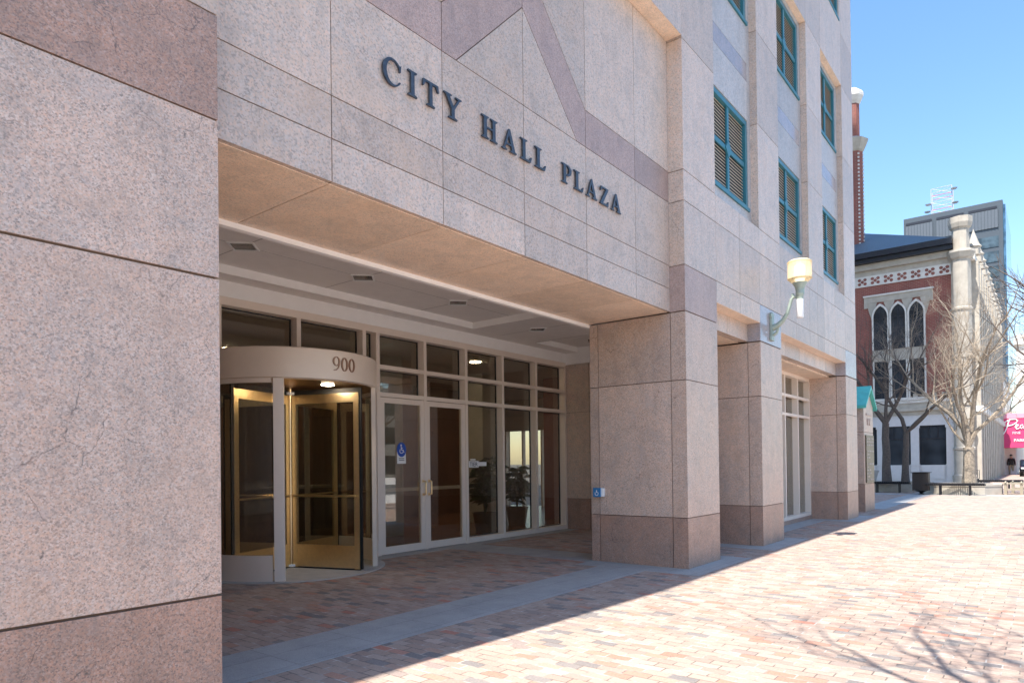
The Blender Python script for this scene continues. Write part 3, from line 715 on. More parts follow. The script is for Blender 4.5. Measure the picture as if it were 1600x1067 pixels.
def wing(a):
    wb = MB(); ca, sa = math.cos(R(a)), math.sin(R(a))
    def bx(r_a, r_b, z0, z1, th_, key):
        pts = []
        for rr, s_ in ((r_a, -1), (r_b, -1), (r_b, 1), (r_a, 1)): pts.append((C[0]+rr*ca-s_*th_/2*sa, C[1]+rr*sa+s_*th_/2*ca))
        wb.prism(pts, 'z', z0, z1, key)
    bx(.05, .125, .03, 2.55, .045, 'brass'); bx(1.10, 1.185, .03, 2.55, .045, 'brass')
    bx(.126, 1.099, .04, .36, .043, 'brass'); bx(.126, 1.099, 2.42, 2.55, .043, 'brass')
    bx(.05, 1.19, 2.552, 2.62, .02, 'black'); bx(1.187, 1.225, .03, 2.62, .025, 'black'); bx(.05, 1.19, .014, .029, .02, 'black')
    o = obj('wing', wb, rv)
    gb = MB(); wb2 = wb; wb = gb
    pts = []
    for rr, s_ in ((.126, -1), (1.099, -1), (1.099, 1), (.126, 1)): pts.append((C[0]+rr*ca-s_*.004*sa, C[1]+rr*sa+s_*.004*ca))
    gb.prism(pts, 'z', .361, 2.419, 'glass_clear'); obj('wing_glass', gb, rv)
    n_ = Vector((-sa, ca, 0))
    pb = MB()
    for s_ in (-1, 1): pb.tube([(C[0]+.09*ca+s_*n_.x*.05, C[1]+.09*sa+s_*n_.y*.05, 1.07), (C[0]+1.14*ca+s_*n_.x*.05, C[1]+1.14*sa+s_*n_.y*.05, 1.07)], .014, 'brass', 8)
    obj('wing_push_bar', pb, rv)
for a in (-71, -161, 19, 109): wing(a)
num = bpy.data.objects.new('house_number', None); COL.objects.link(num); num.parent = B; num.location = Vector((C[0], C[1]-RD, 2.8))-BL; WL[num.name] = Vector((C[0], C[1]-RD, 2.8))
for ch, a0 in (('9', -97.6), ('0', -91.7), ('0', -85.9)):
    wd = 5.1
    glyph(ch, 1, 'numeral', num, 'number', .01, lambda x, z, d, a0=a0: (C[0]+(RD+.012-.012*d)*math.cos(R(a0+x/.62*wd)), C[1]+(RD+.012-.012*d)*math.sin(R(a0+x/.62*wd)), 2.80+z*.185), None)

# ---------------- lobby
lb = MB()
lb.box(2.1, 19.6, GY+.3, 17.2, -.02, .006, 'lobbyfloor')
b = MatB('lobby_floor'); b.base((.16, .08, .055)); b.rough(.25); M['lobbyfloor'] = b.m
lb.box(2.1, 19.6, 17, 17.3, 0, 3.8, 'lobbycream'); lb.box(2.0, 2.14, GY, 17.3, 0, 3.8, 'lobbycream'); lb.box(19.4, 19.69, 5.2, 13.2, 0, 3.8, 'lobbycream'); lb.box(19.4, 19.69, 15.7, 17.3, 0, 3.8, 'lobbycream'); lb.box(19.4, 19.69, 13.2, 15.7, 2.7, 3.8, 'lobbycream')
for y in (13.2, 14.03, 14.87, 15.65): lb.box(19.45, 19.6, y, y+.06, 0, 2.7, 'frame')
lb.box(2.1, 19.6, GY+.13, 17.2, 3.83, 3.95, 'lobbyceil'); lb.box(13.32, 19.4, 5.25, GY+.13, 3.83, 3.95, 'lobbyceil')
lb.box(9.2, 11.8, 13.6, 13.8, 0, 3.83, 'lobbywall'); lb.box(11.8, 16.5, 14.6, 14.8, 0, 3.83, 'lobbywall'); lb.box(3.4, 8.0, 14.0, 14.2, 0, 2.8, 'lobbywall')
lb.box(15.2, 15.9, 10.2, 10.9, 0, 3.83, 'lobbyred')
b = MatB('lobby_red_panel'); b.base((.22, .05, .035)); b.rough(.3); M['lobbyred'] = b.m
for z in (2.9, 3.2): lb.box(3.4, 8.0, 13.9, 14.0, z, z+.12, 'lobbycream')
for x, y in ((9.75, 11.2), (13.4, 11.6), (6.2, 12.2)): lb.box(x-.28, x+.28, y-.28, y+.28, 0, 3.83, 'marble')
lb.box(13.32, 19.4, 5.3, 5.32, 0, .3, 'lobbywall')
lbo = obj('lobby', lb, B)
for x in (4.6, 7.0, 9.2, 11.6, 14.0, 16.5):
    for y in ((10.2, 12.6) if x in (11.6, 16.5) else (12.6,)): obj('lobby_downlight', MB().cyl((x, y), .12, 3.818, 3.829, 'lampglow', 14), lbo)
exs = empty('exit_sign', (8.75, 10.6, 3.35), 'pale exit sign box hanging inside behind the transom over the left door', 'sign')
eb = MB().box(8.5, 8.95, 10.57, 10.63, 3.36, 3.60, 'white'); eb.tube([(8.72, 10.6, 3.6), (8.72, 10.6, 3.83)], .01, 'white', 6); obj('housing', eb, exs)
obj('face', MB().box(8.52, 8.93, 10.563, 10.569, 3.38, 3.58, 'exitglow'), exs)
b = MatB('exit_red'); b.base((.5, .03, .02)); M['exitred'] = b.m
def potted(name, x, y, h, label, seed):
    rnd = random.Random(seed); o = empty(name, (x, y, 0), label, 'plant', 'potted plants in the lobby')
    p = MB().lathe([(.0, 0), (.20, 0), (.27, .42), (.29, .45), (.25, .45), (.24, .40), (0, .40)], (x, y, 0), 'terracotta', 20); obj('pot', p, o, smooth=True)
    f = MB(); st_ = MB()
    for i in range(9):
        a = rnd.uniform(0, 6.28); q = Vector((x, y, .4)); e = q+Vector((math.cos(a)*rnd.uniform(.05, .3), math.sin(a)*rnd.uniform(.05, .3), h*rnd.uniform(.55, 1)))
        mid = (q+e)/2+Vector((0, 0, .1)); st_.tube([q, mid, e], [.012, .01, .006], 'leaf', 5)
        for j in range(16):
            tt = rnd.uniform(.25, 1); bp = q.lerp(e, tt); aa = rnd.uniform(0, 6.28); L = rnd.uniform(.22, .42)
            d = Vector((math.cos(aa), math.sin(aa), rnd.uniform(-.1, .7))).normalized(); s_ = d.cross(Vector((0, 0, 1))).normalized()*L*.16
            m1 = bp+d*L*.5+Vector((0, 0, .03)); tip = bp+d*L-Vector((0, 0, L*.3))
            f.add([bp, m1+s_, tip, m1-s_], [(0, 1, 2), (0, 2, 3)], 'leaf')
    obj('stem', st_, o); obj('foliage', f, o)
    return o
potted('potted_plant', 11.35, 9.75, 1.35, 'leafy green plant in a tan pot behind the pane with the white decal', 3)
potted('potted_plant', 13.2, 10.3, 1.1, 'leafy green plant behind the fourth fixed pane from the doors', 5)
dk = empty('reception_desk', (8.9, 12.2, 0), 'dark wood reception desk inside behind the left glass door', 'desk')
obj('counter', MB().box(7.9, 9.3, 12.0, 12.7, 1.05, 1.1, 'marble'), dk); obj('front_panel', MB().box(7.95, 9.25, 12.06, 12.64, 0.006, 1.05, 'lobbywall'), dk)

# ---------------- bay window between the second and third pier
bw = MB(); BY = 4.875
BX = [13.36, 14.40, 15.44, 16.48, 17.52, 18.545]
bw.box(13.34, 18.555, BY-.03, BY+.1, 3.52, 3.598, 'frame'); bw.box(13.34, 18.555, BY-.03, BY+.1, .10, .18, 'frame')
for x in BX:
    bw.box(x-.032, x+.032, BY-.03, BY+.05, .18, 3.52, 'frame'); bw.box(x-.028, x+.028, BY+.05, BY+.12, .18, 3.52, 'frame')
for a, b_ in zip(BX[:-1], BX[1:]):
    for z in (3.02, 2.57): bw.box(a+.032, b_-.032, BY-.027, BY+.05, z, z+.065, 'frame')
bwo = obj('bay_window', bw, B)
for a, b_ in zip(BX[:-1], BX[1:]):
    obj('glass_pane', MB().box(a+.033, b_-.033, BY+.105, BY+.111, .18, 3.52, 'glass'), bwo)
obj('sill', MB().box(13.34, 18.555, BY-.05, BY+.35, 0, .099, 'granite_dark'), bwo)
obj('inner_wall', MB().box(13.35, 18.5, 7.6, 7.7, 0, 3.82, 'lobbycream'), bwo)

# ---------------- wall lamp
LX = 12.72
lm = empty('wall_lamp', (LX, A, 3.95), 'verdigris wall lamp with amber glass shade on a curved arm below the louvred windows', 'lamp')
bp = MB().prism([(LX-.085, 3.70), (LX+.085, 3.70), (LX+.085, 3.76), (LX+.06, 3.80), (LX+.06, 4.10), (LX+.085, 4.14), (LX+.085, 4.18), (LX, 4.22), (LX-.085, 4.18), (LX-.085, 4.14), (LX-.06, 4.10), (LX-.06, 3.80), (LX-.085, 3.76)], 'y', A-.045, A-.002, 'lampgreen')
obj('wall_plate', bp, lm, bevel=.006)
ly = 3.455
pts = [(LX, A-.04, 3.93), (LX, A-.12, 3.96), (LX, A-.22, 4.04), (LX, A-.30, 4.16), (LX, A-.345, 4.30), (LX, A-.375, 4.40), (LX, A-.42, 4.44), (LX, ly+.02, 4.42)]
am = MB().tube(pts, [.06, .05, .04, .034, .03, .03, .028, .03], 'lampgreen', 12); am.lathe([(0, -.03), (.025, -.03), (.03, 0), (.022, .03), (0, .035)], (LX, A-.40, 4.47), 'lampgreen', 12)
am.tube([(LX, A-.05, 3.80), (LX, A-.11, 3.84), (LX, A-.14, 3.92)], [.03, .028, .02], 'lampgreen', 8)
obj('arm', am, lm, smooth=True)
cu2 = MB().lathe([(.0, 4.38), (.055, 4.38), (.06, 4.45), (.075, 4.47), (.075, 4.50), (.07, 4.52), (.085, 4.60), (.12, 4.66), (.125, 4.675), (0, 4.675)], (LX, ly, 0), 'lampgreen', 24); obj('cup', cu2, lm, smooth=True)
tb = MB().lathe([(0, 4.05), (.05, 4.05), (.058, 4.06), (.058, 4.38), (0, 4.38)], (LX, ly, 0), 'white', 20); obj('lower_tube', tb, lm, smooth=True)
sh = MB().lathe([(.13, 4.68), (.165, 4.70), (.20, 4.745), (.205, 4.76), (.205, 5.03), (.20, 5.05), (.165, 5.075), (.02, 5.085), (.02, 5.078), (.16, 5.068), (.193, 5.045), (.198, 5.03), (.198, 4.762), (.193, 4.75), (.16, 4.708), (.13, 4.69)], (LX, ly, 0), 'globe', 16); obj('shade', sh, lm)
co = MB().lathe([(0, 4.68), (.07, 4.68), (.085, 4.74), (.085, 4.96), (.06, 5.0), (0, 5.0)], (LX, ly, 0), 'core', 16); obj('frosted_core', co, lm, smooth=True)
b = MatB('amber_rim'); b.base((.72, .58, .34)); b.rough(.5); M['brassy'] = b.m
for zc in (4.752, 5.04): obj('rim', MB().lathe([(.201, zc-.008), (.209, zc-.008), (.209, zc+.008), (.201, zc+.008)], (LX, ly, 0), 'brassy', 16), lm)

# ---------------- door opener button and security camera
db = empty('door_opener_button', (8.985, 5.42, 1.05), 'small blue wheelchair push button in a white box on the widest granite pier', 'button')
q = MB().box(8.925, 8.984, 5.31, 5.45, .99, 1.12, 'white'); obj('box', q, db, bevel=.006)
q = MB().box(8.905, 8.924, 5.345, 5.475, .985, 1.125, 'blue2'); obj('button', q, db, bevel=.004)
q = MB(); 
cyb, czb = 5.41, 1.05
for i in range(12):
    o_, i_ = arc(cyb, czb-.012, .032, .032, 120, 400, 12), arc(cyb, czb-.012, .024, .024, 120, 400, 12)
    q.prism([o_[i], o_[i+1], i_[i+1], i_[i]], 'x', 8.9025, 8.9045, 'white')
q.box(8.9025, 8.9045, cyb-.006, cyb+.006, czb+.0, czb+.04, 'white'); obj('wheelchair_mark', q, db)
sc_ = empty('security_camera', (8.985, 5.47, 3.2), 'small dark dome camera under the portico ceiling by the first free pier', 'camera')
q = MB().lathe([(0, 3.96), (.05, 3.96), (.07, 3.99), (.075, 4.018), (0, 4.018)], (11.9, 7.3, 0), 'lensmat', 16); obj('dome', q, sc_, smooth=True)
sc_.location = (11.9, 7.3, 3.99)
for ch in sc_.children: ch.location = Vector((8.985, 5.47, 3.2))-Vector((11.9, 7.3, 3.99))+Vector((0, 0, 0))
for ch in sc_.children: ch.location = -Vector((11.9, 7.3, 3.99))+wl(ch)

# ---------------- directory monument
KX0, KX1, KY0, KY1 = 21.62, 22.95, 4.17, 5.0
km = empty('directory_monument', (22.28, 4.6, 0), 'granite directory monument with a green copper gable roof and bronze plaque beside the last pier', 'monument')
kb = MB().box(KX0, KX1, KY0, KY1, .0, .80, 'granite_dark'); obj('base', kb, km)
kb = MB().box(KX0+.02, KX1-.02, KY0+.015, KY1-.015, .81, 2.30, 'granite'); kb.box(KX0+.02, KX1-.02, KY0+.015, KY1-.015, 2.312, 3.06, 'granite'); kb.box(KX0+.03, KX1-.03, KY0+.03, KY1-.03, .7, 3.06, 'joint')
kb.prism([(KX0+.02, 3.062), (KX1-.02, 3.062), ((KX0+KX1)/2, 3.56)], 'y', KY0+.015, KY1-.015, 'granite'); obj('shaft', kb, km)
cx = (KX0+KX1)/2; rf = MB()
for s_ in (-1, 1):
    e = cx+s_*.80; rf.prism([(cx, 3.68), (e, 3.06), (e, 2.98), (cx, 3.59)], 'y', KY0-.08, KY1+.08, 'teal_roof')
obj('roof', rf, km)
pq = MB().box(KX0+.16, KX1-.10, KY0-.02, KY0+.014, .83, 2.22, 'bronze_plate'); obj('plaque', pq, km)
rnd = random.Random(4); tx = MB()
for i in range(14):
    z = 2.12-i*.092
    if i in (3, 7): continue
    xx = KX0+.22
    while xx < KX1-.2:
        L = rnd.uniform(.05, .2); L = min(L, KX1-.16-xx); tx.box(xx, xx+L, KY0-.03, KY0-.0205, z-.022, z+.022, 'stone'); xx += L+rnd.uniform(.03, .08)
        if rnd.random() < .12: break
obj('plaque_lettering', tx, km)
em = MB()
for x in (cx-.13, cx+.13): em.prism([(x-.09, 2.72), (x-.05, 2.52), (x+.05, 2.52), (x+.09, 2.72), (x+.03, 2.72), (x, 2.62), (x-.03, 2.72)], 'y', KY0-.008, KY0+.014, 'granite_band')
em.box(cx-.35, cx+.35, KY0-.008, KY0+.014, 2.80, 2.86, 'granite_band')
obj('emblem', em, km)

# ---------------- trees
def tree(name, label, base, stems, maxlev, trunk_r, length, seed, keys=('bark', 'twig'), group=None, spread=.62, kids=(3, 5), trunk_h=2., ratio=.66, leanup=.06, twiglev=2, wob=.13):
    rnd = random.Random(seed); o = empty(name, base, label, 'tree', group)
    tr, cr_ = MB(), MB(); bx = Vector(base)
    def jit(d, a): return (d+Vector((rnd.gauss(0, a), rnd.gauss(0, a), rnd.gauss(0, a)))).normalized()
    def grow(p, d, L, r_, lev):
        n = 5 if lev < 2 else 4 if lev < 3 else 3; pts = [p]; rs = [r_]; dirs = []
        for i in range(n):
            d = jit(d+Vector((0, 0, leanup)), wob if lev else .07); p = p+d*(L/n); pts.append(p); rs.append(r_*(1-.55*(i+1)/n)); dirs.append(d)
        (tr if lev < twiglev else cr_).tube(pts, rs, keys[0] if lev < twiglev+1 else keys[1], 8 if lev < 1 else 6 if lev < 2 else 4 if lev < 3 else 3, cap=lev < 2)
        if lev >= maxlev: return
        nk = rnd.randint(*kids)
        for k in range(nk):
            tt = .3+.7*(k+rnd.random()*.6)/nk; f = min(tt*n, n-.01); i = int(f); q = pts[i].lerp(pts[i+1], f-i); dd = dirs[i]
            ax = dd.orthogonal().normalized(); ax.rotate(Matrix.Rotation(rnd.uniform(0, 6.28), 3, dd).to_quaternion())
            nd = (dd*math.cos(spread)+ax*math.sin(spread*rnd.uniform(.8, 1.35))).normalized()
            grow(q, nd, L*ratio*rnd.uniform(.75, 1.15)*(1.15-.35*tt), rs[i]*.62*rnd.uniform(.8, 1.05), lev+1)
        grow(pts[-1], dirs[-1], L*ratio*.8, rs[-1]*.95, lev+1)
    # trunk
    p = bx.copy(); pts = [p-Vector((0, 0, .08))]; rs = [trunk_r*1.35]
    for i in range(4):
        p = p+Vector((rnd.gauss(0, .02), rnd.gauss(0, .02), trunk_h/4)); pts.append(p); rs.append(trunk_r*(1.08-.07*i))
    tr.tube(pts, rs, keys[0], 12)
    for dvec, L, r_ in stems: grow(p, Vector(dvec).normalized(), L*length, r_*trunk_r, 1)
    obj('trunk', tr, o, smooth=True); obj('crown', cr_, o)
    return o
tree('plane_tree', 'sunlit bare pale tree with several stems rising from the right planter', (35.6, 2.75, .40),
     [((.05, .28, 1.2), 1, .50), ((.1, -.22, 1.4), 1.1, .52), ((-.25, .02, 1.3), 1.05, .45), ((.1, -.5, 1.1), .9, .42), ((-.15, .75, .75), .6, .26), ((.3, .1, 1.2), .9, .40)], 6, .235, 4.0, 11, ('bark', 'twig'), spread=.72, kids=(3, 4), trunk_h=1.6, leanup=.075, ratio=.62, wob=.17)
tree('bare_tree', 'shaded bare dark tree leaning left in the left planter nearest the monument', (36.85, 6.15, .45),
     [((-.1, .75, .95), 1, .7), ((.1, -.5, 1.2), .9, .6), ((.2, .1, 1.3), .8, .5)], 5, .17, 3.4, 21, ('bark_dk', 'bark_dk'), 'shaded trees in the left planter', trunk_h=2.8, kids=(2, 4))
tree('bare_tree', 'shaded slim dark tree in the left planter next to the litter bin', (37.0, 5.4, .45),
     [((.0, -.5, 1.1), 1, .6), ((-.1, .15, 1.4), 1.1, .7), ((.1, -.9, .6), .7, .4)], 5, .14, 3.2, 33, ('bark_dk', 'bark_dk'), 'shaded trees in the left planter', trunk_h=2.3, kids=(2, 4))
# two street trees stand just outside the picture; their twigs and shadows reach in
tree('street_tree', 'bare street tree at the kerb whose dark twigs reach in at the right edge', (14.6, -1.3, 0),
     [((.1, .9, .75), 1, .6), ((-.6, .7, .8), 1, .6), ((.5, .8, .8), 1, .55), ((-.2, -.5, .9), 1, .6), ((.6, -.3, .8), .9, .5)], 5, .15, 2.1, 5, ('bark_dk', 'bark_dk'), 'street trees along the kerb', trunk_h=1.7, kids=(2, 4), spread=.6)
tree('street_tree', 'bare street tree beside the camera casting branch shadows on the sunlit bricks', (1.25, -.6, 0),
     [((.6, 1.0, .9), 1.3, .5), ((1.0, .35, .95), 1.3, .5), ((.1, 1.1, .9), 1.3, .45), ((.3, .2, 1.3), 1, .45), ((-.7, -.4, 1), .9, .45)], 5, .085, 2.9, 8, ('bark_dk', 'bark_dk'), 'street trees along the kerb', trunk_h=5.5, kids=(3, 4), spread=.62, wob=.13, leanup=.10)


# ---------------- planters, bin, benches
def planter(x, y, r_, label, n=10):
    o = empty('planter', (x, y, 0), label, 'planter', 'round stone tree planters')
    obj('wall', MB().lathe([(r_, 0), (r_, .34), (r_-.32, .34), (r_-.32, 0)], (x, y, 0), 'stone', n), o)
    obj('coping', MB().lathe([(r_+.02, .345), (r_+.02, .43), (r_-.34, .43), (r_-.34, .345)], (x, y, 0), 'stone', n), o)
    obj('soil', MB().lathe([(0, .05), (r_-.35, .05), (r_-.35, .37), (0, .40)], (x, y, 0), 'soil', n), o)
planter(35.1, 2.95, 1.45, 'sunlit round pale stone planter around the pale tree')
planter(37.1, 6.0, 1.75, 'shaded round stone planter around the two dark trees')
def slat_bench(p0, p1, z, wd, label, cat='bench', key='black_metal', legs=3, group=None, name='slat_bench', back=False):
    p0, p1 = Vector((*p0, 0)), Vector((*p1, 0)); d = (p1-p0); L = d.length; d.normalize(); n_ = Vector((-d.y, d.x, 0))
    o = empty(name, (p0+p1)/2, label, cat, group); s_ = MB(); ns = int(L/.075)
    for i in range(ns):
        c = p0+d*((i+.5)*L/ns); a, b_ = c-d*.022-n_*wd/2, c+d*.022+n_*wd/2
        s_.prism([tuple((c-d*.024-n_*wd/2).xy), tuple((c+d*.024-n_*wd/2).xy), tuple((c+d*.024+n_*wd/2).xy), tuple((c-d*.024+n_*wd/2).xy)], 'z', z-.06, z, key)
    obj('seat', s_, o)
    rl = MB()
    for s2 in (-.3, .3): rl.tube([p0+n_*wd*s2+Vector((0, 0, z-.085)), p1+n_*wd*s2+Vector((0, 0, z-.085))], .025, key, 6)
    obj('rail', rl, o)
    for i in range(legs):
        c = p0+d*(L*(i+.5)/legs)
        lg = MB()
        for s2 in (-.35, .35): lg.tube([c+n_*wd*s2+Vector((0, 0, 0)), c+n_*wd*s2+Vector((0, 0, z-.07))], .028, key, 6)
        obj('leg', lg, o)
    return o
slat_bench((33.45, 4.12), (33.35, 2.05), .50, .5, 'black slatted bench in front of the sunlit round planter', legs=2)
slat_bench((35.0, 7.6), (35.05, 4.9), .50, .5, 'black slatted bench in shade in front of the planter with two trees', legs=3)
slat_bench((40.3, 3.2), (40.6, 1.0), .46, .45, 'low black bench behind the pale tree', legs=2)
b = MatB('weathered_bench_wood'); b.base((.30, .26, .19)); b.rough(.7); M['benchwood'] = b.m
def park_bench(x, y0, y1, label):
    o = empty('park_bench', (x, (y0+y1)/2, 0), label, 'bench', 'weathered backless benches at the right edge')
    s_ = MB()
    for i in range(4): s_.box(x-.24+i*.125, x-.24+i*.125+.1, y0, y1, .43, .47, 'benchwood')
    obj('seat', s_, o)
    st_ = MB().box(x-.2, x-.16, y0+.1, y1-.1, .18, .25, 'benchwood'); obj('stretcher', st_, o)
    for y in (y0+.1, y1-.1):
        lg = MB().box(x-.22, x-.13, y-.05, y+.05, 0, .43, 'benchwood'); lg.box(x+.13, x+.22, y-.05, y+.05, 0, .43, 'benchwood'); lg.tube([(x-.25, y, .47), (x-.2, y, .52), (x, y, .53), (x+.2, y, .52), (x+.25, y, .47)], .03, 'benchwood', 6)
        obj('leg', lg, o)
park_bench(34.9, .82, 1.55, 'weathered wooden bench with curved end irons on the sunlit bricks, nearer of two')
park_bench(36.2, .35, 1.35, 'weathered wooden bench just behind the nearer sunlit bench')
def metal_chair(x, y, label):
    o = empty('metal_chair', (x, y, 0), label, 'chair'); s_ = MB().box(x-.2, x+.2, y-.2, y+.2, .44, .47, 'black_metal'); obj('seat', s_, o)
    bk = MB().tube([(x+.2, y-.19, .46), (x+.27, y-.19, .9), (x+.27, y+.19, .9), (x+.2, y+.19, .46)], .018, 'black_metal', 6)
    for i in range(4): yy_ = y-.12+.08*i; bk.tube([(x+.21, yy_, .5), (x+.27, yy_, .89)], .01, 'black_metal', 5)
    obj('backrest', bk, o)
    for sx_, sy_ in ((-1, -1), (1, -1), (1, 1), (-1, 1)): obj('leg', MB().tube([(x+sx_*.17, y+sy_*.17, .44), (x+sx_*.2, y+sy_*.2, 0)], .014, 'black_metal', 5), o)
metal_chair(42.3, 3.05, 'dark metal chair on the pavement just right of the pale tree trunk')
tb_ = empty('litter_bin', (33.7, 4.33, 0), 'square dark slatted litter bin on a pointed foot at the shadow edge', 'bin')
q = MB(); x, y = 33.7, 4.33; hw = .285
q.box(x-hw+.02, x+hw-.02, y-hw+.02, y+hw-.02, .17, .90, 'black'); 
for i in range(12):
    c = -hw+.03+i*(2*hw-.06)/11
    for s_ in (-1, 1):
        q.box(x+c-.018, x+c+.018, y+s_*hw-.012, y+s_*hw+.012, .17, .92, 'binwood'); q.box(x+s_*hw-.012, x+s_*hw+.012, y+c-.018, y+c+.018, .172, .918, 'binwood')
b = MatB('bin_slat'); b.base((.035, .026, .022)); b.rough(.5); M['binwood'] = b.m
obj('body', q, tb_); q = MB().lathe([(hw+.1, .90), (hw+.12, .94), (.2, .96), (.2, .90)], (x, y, 0), 'black_metal', 4); 
q = MB().lathe([(.38, .921), (.40, .945), (.24, .955), (.24, .921)], (x, y, 0), 'black_metal', 16); obj('rim', q, tb_)
q = MB().lathe([(.0, 0), (.12, 0), (.10, .03), (.05, .06), (.10, .10), (.27, .168), (0, .168)], (x, y, 0), 'black_metal', 12); obj('foot', q, tb_)
pl_ = empty('stone_bollard', (38.6, 7.35, 0), 'low shaded grey stone tub left of the dark trees', 'planter')
obj('tub', MB().lathe([(0, 0), (.35, 0), (.55, .75), (.62, .95), (.5, .95), (.48, .8), (0, .8)], (38.9, 7.45, 0), 'concrete', 20), pl_, smooth=True)
pp = empty('dark_post', (40.2, 8.3, 0), 'slim black post just right of the directory monument', 'post')
obj('shaft', MB().tube([(37.9, 7.62, 0), (37.9, 7.62, 4.2)], .05, 'black_metal', 8), pp)
obj('cap', MB().lathe([(0, 4.2), (.07, 4.2), (.05, 4.3), (0, 4.33)], (37.9, 7.62, 0), 'black_metal', 8), pp)

# ---------------- brick building
X0 = 48.0; bbl = Vector((X0, 12, 0))
bb = empty('brick_building', bbl, 'shaded red brick building with white pointed arch windows and slate roof beyond the trees', 'building')
bwall = MB(); YL = 26.
bwall.box(X0, X0+27, 4.0, YL, 4.6, 13.0, 'redbrick'); bwall.box(X0+.25, X0+27, 4.0, YL, 0, 4.6, 'window_dark')
obj('wall', bwall, bb)
# storefront base
sf = MB()
sf.box(X0-.02, X0+.3, 4.3, YL, 3.55, 4.2, 'storefront'); sf.box(X0+.0, X0+.3, 4.3, YL, 0, 1.15, 'storefront')
for y in [4.60+1.85*i for i in range(11)]:
    sf.box(X0-.12, X0+.28, y-.22, y+.22, .0, 3.55, 'storefront'); sf.box(X0-.16, X0+.28, y-.26, y+.26, 3.40, 3.56, 'storefront'); sf.box(X0-.16, X0+.28, y-.26, y+.26, 0, .3, 'storefront'); sf.box(X0-.15, X0+.28, y-.25, y+.25, 1.12, 1.2, 'storefront')
for i in range(10):
    y = 4.60+1.85*i; sf.box(X0-.03, X0, y+.34, y+1.51, .3, .98, 'storefront')
obj('storefront', sf, bb)
for i in range(5):
    y = 4.60+1.85*i; wn = MB().box(X0+.1, X0+.14, y+.24, y+1.61, 1.15, 3.55, 'window_dark'); f_ = obj('shop_window', wn, bb)
    fr = MB().box(X0+.06, X0+.12, y+.24, y+1.61, 2.72, 2.80, 'gutter'); fr.box(X0+.06, X0+.12, y+.222, y+.27, 1.151, 3.549, 'gutter'); fr.box(X0+.06, X0+.12, y+1.58, y+1.628, 1.151, 3.549, 'gutter'); fr.box(X0+.06, X0+.12, y+.27, y+1.58, 3.50, 3.549, 'gutter')
    for s_ in (.66, 1.14): fr.box(X0+.06, X0+.12, y+s_-.02, y+s_+.02, 2.80, 3.5, 'gutter')
    obj('glazing_bar', fr, f_)
cs = MB(); cs.box(X0-.08, X0+.3, 4.0, YL, 4.2, 4.45, 'stone'); cs.box(X0-.22, X0+.3, 4.0, YL, 4.45, 4.62, 'stone'); cs.box(X0-.10, X0+.3, 4.0, YL, 4.62, 4.95, 'stone'); cs.box(X0-.16, X0+.3, 4.0, YL, 4.95, 5.12, 'stone_white')
for i in range(5): cs.box(X0-.14, X0+.2, 4.25+.5*i, 4.5+.5*i, 5.12, 5.5, 'stone')
cs.box(X0-.05, X0+.3, 4.3, YL, 13.15, 13.5, 'stone'); cs.box(X0-.25, X0+.4, 4.2, YL, 13.5, 13.87, 'stone')
obj('cornice', cs, bb)
gt = MB(); gt.box(X0-.55, X0+.6, 4.3, YL, 13.88, 14.15, 'gutter'); gt.box(X0-.75, X0+.6, 4.3, YL, 14.15, 14.5, 'gutter'); obj('gutter', gt, bb)
rfm = MB(); rfm.add([(X0-.7, 4.4, 14.51), (X0-.7, YL, 14.51), (X0+26, YL, 14.51), (X0+26, 4.4, 14.51), (X0+9, 11, 18.7), (X0+9, YL-6, 18.7), (X0+18, YL-6, 18.7), (X0+18, 11, 18.7)], [(0, 1, 5, 4), (1, 2, 6, 5), (2, 3, 7, 6), (3, 0, 4, 7), (4, 5, 6, 7), (3, 2, 1, 0)], 'slate')
obj('roof', rfm, bb)
# pierced frieze of quatrefoil crosses
fz = MB(); fz.box(X0-.06, X0+.02, 4.4, YL, 12.5, 13.15, 'stone_white')
for i in range(30):
    y = 4.78+.74*i; z = 12.825
    fz.prism([(y-.12, z), (y, z-.12), (y+.12, z), (y, z+.12)], 'x', X0-.064, X0-.055, 'redbrick')
    for dy, dz_ in ((.16, .13), (-.16, .13), (.16, -.13), (-.16, -.13)):
        fz.prism(arc(y+dy, z+dz_, .105, .10, 0, 360, 8)[:-1], 'x', X0-.067-(.002 if dy > 0 else 0)-(.001 if dz_ > 0 else 0), X0-.055, 'redbrick')
obj('frieze', fz, bb)
def arch_poly(yc, hw_, z0, zs, n=6):
    """pointed arch outline: jambs to spring line zs, then two arcs meeting in a point"""
    r_ = hw_*2.0; L = []; Rr = []
    for i in range(n+1):
        a = R(60*i/n); Rr.append((yc-hw_+r_*math.cos(a), zs+r_*math.sin(a)))
    pts = [(yc+hw_, z0)]+Rr
    pts += [(2*yc-p[0], p[1]) for p in Rr[::-1][1:]]+[(yc-hw_, z0)]
    return pts
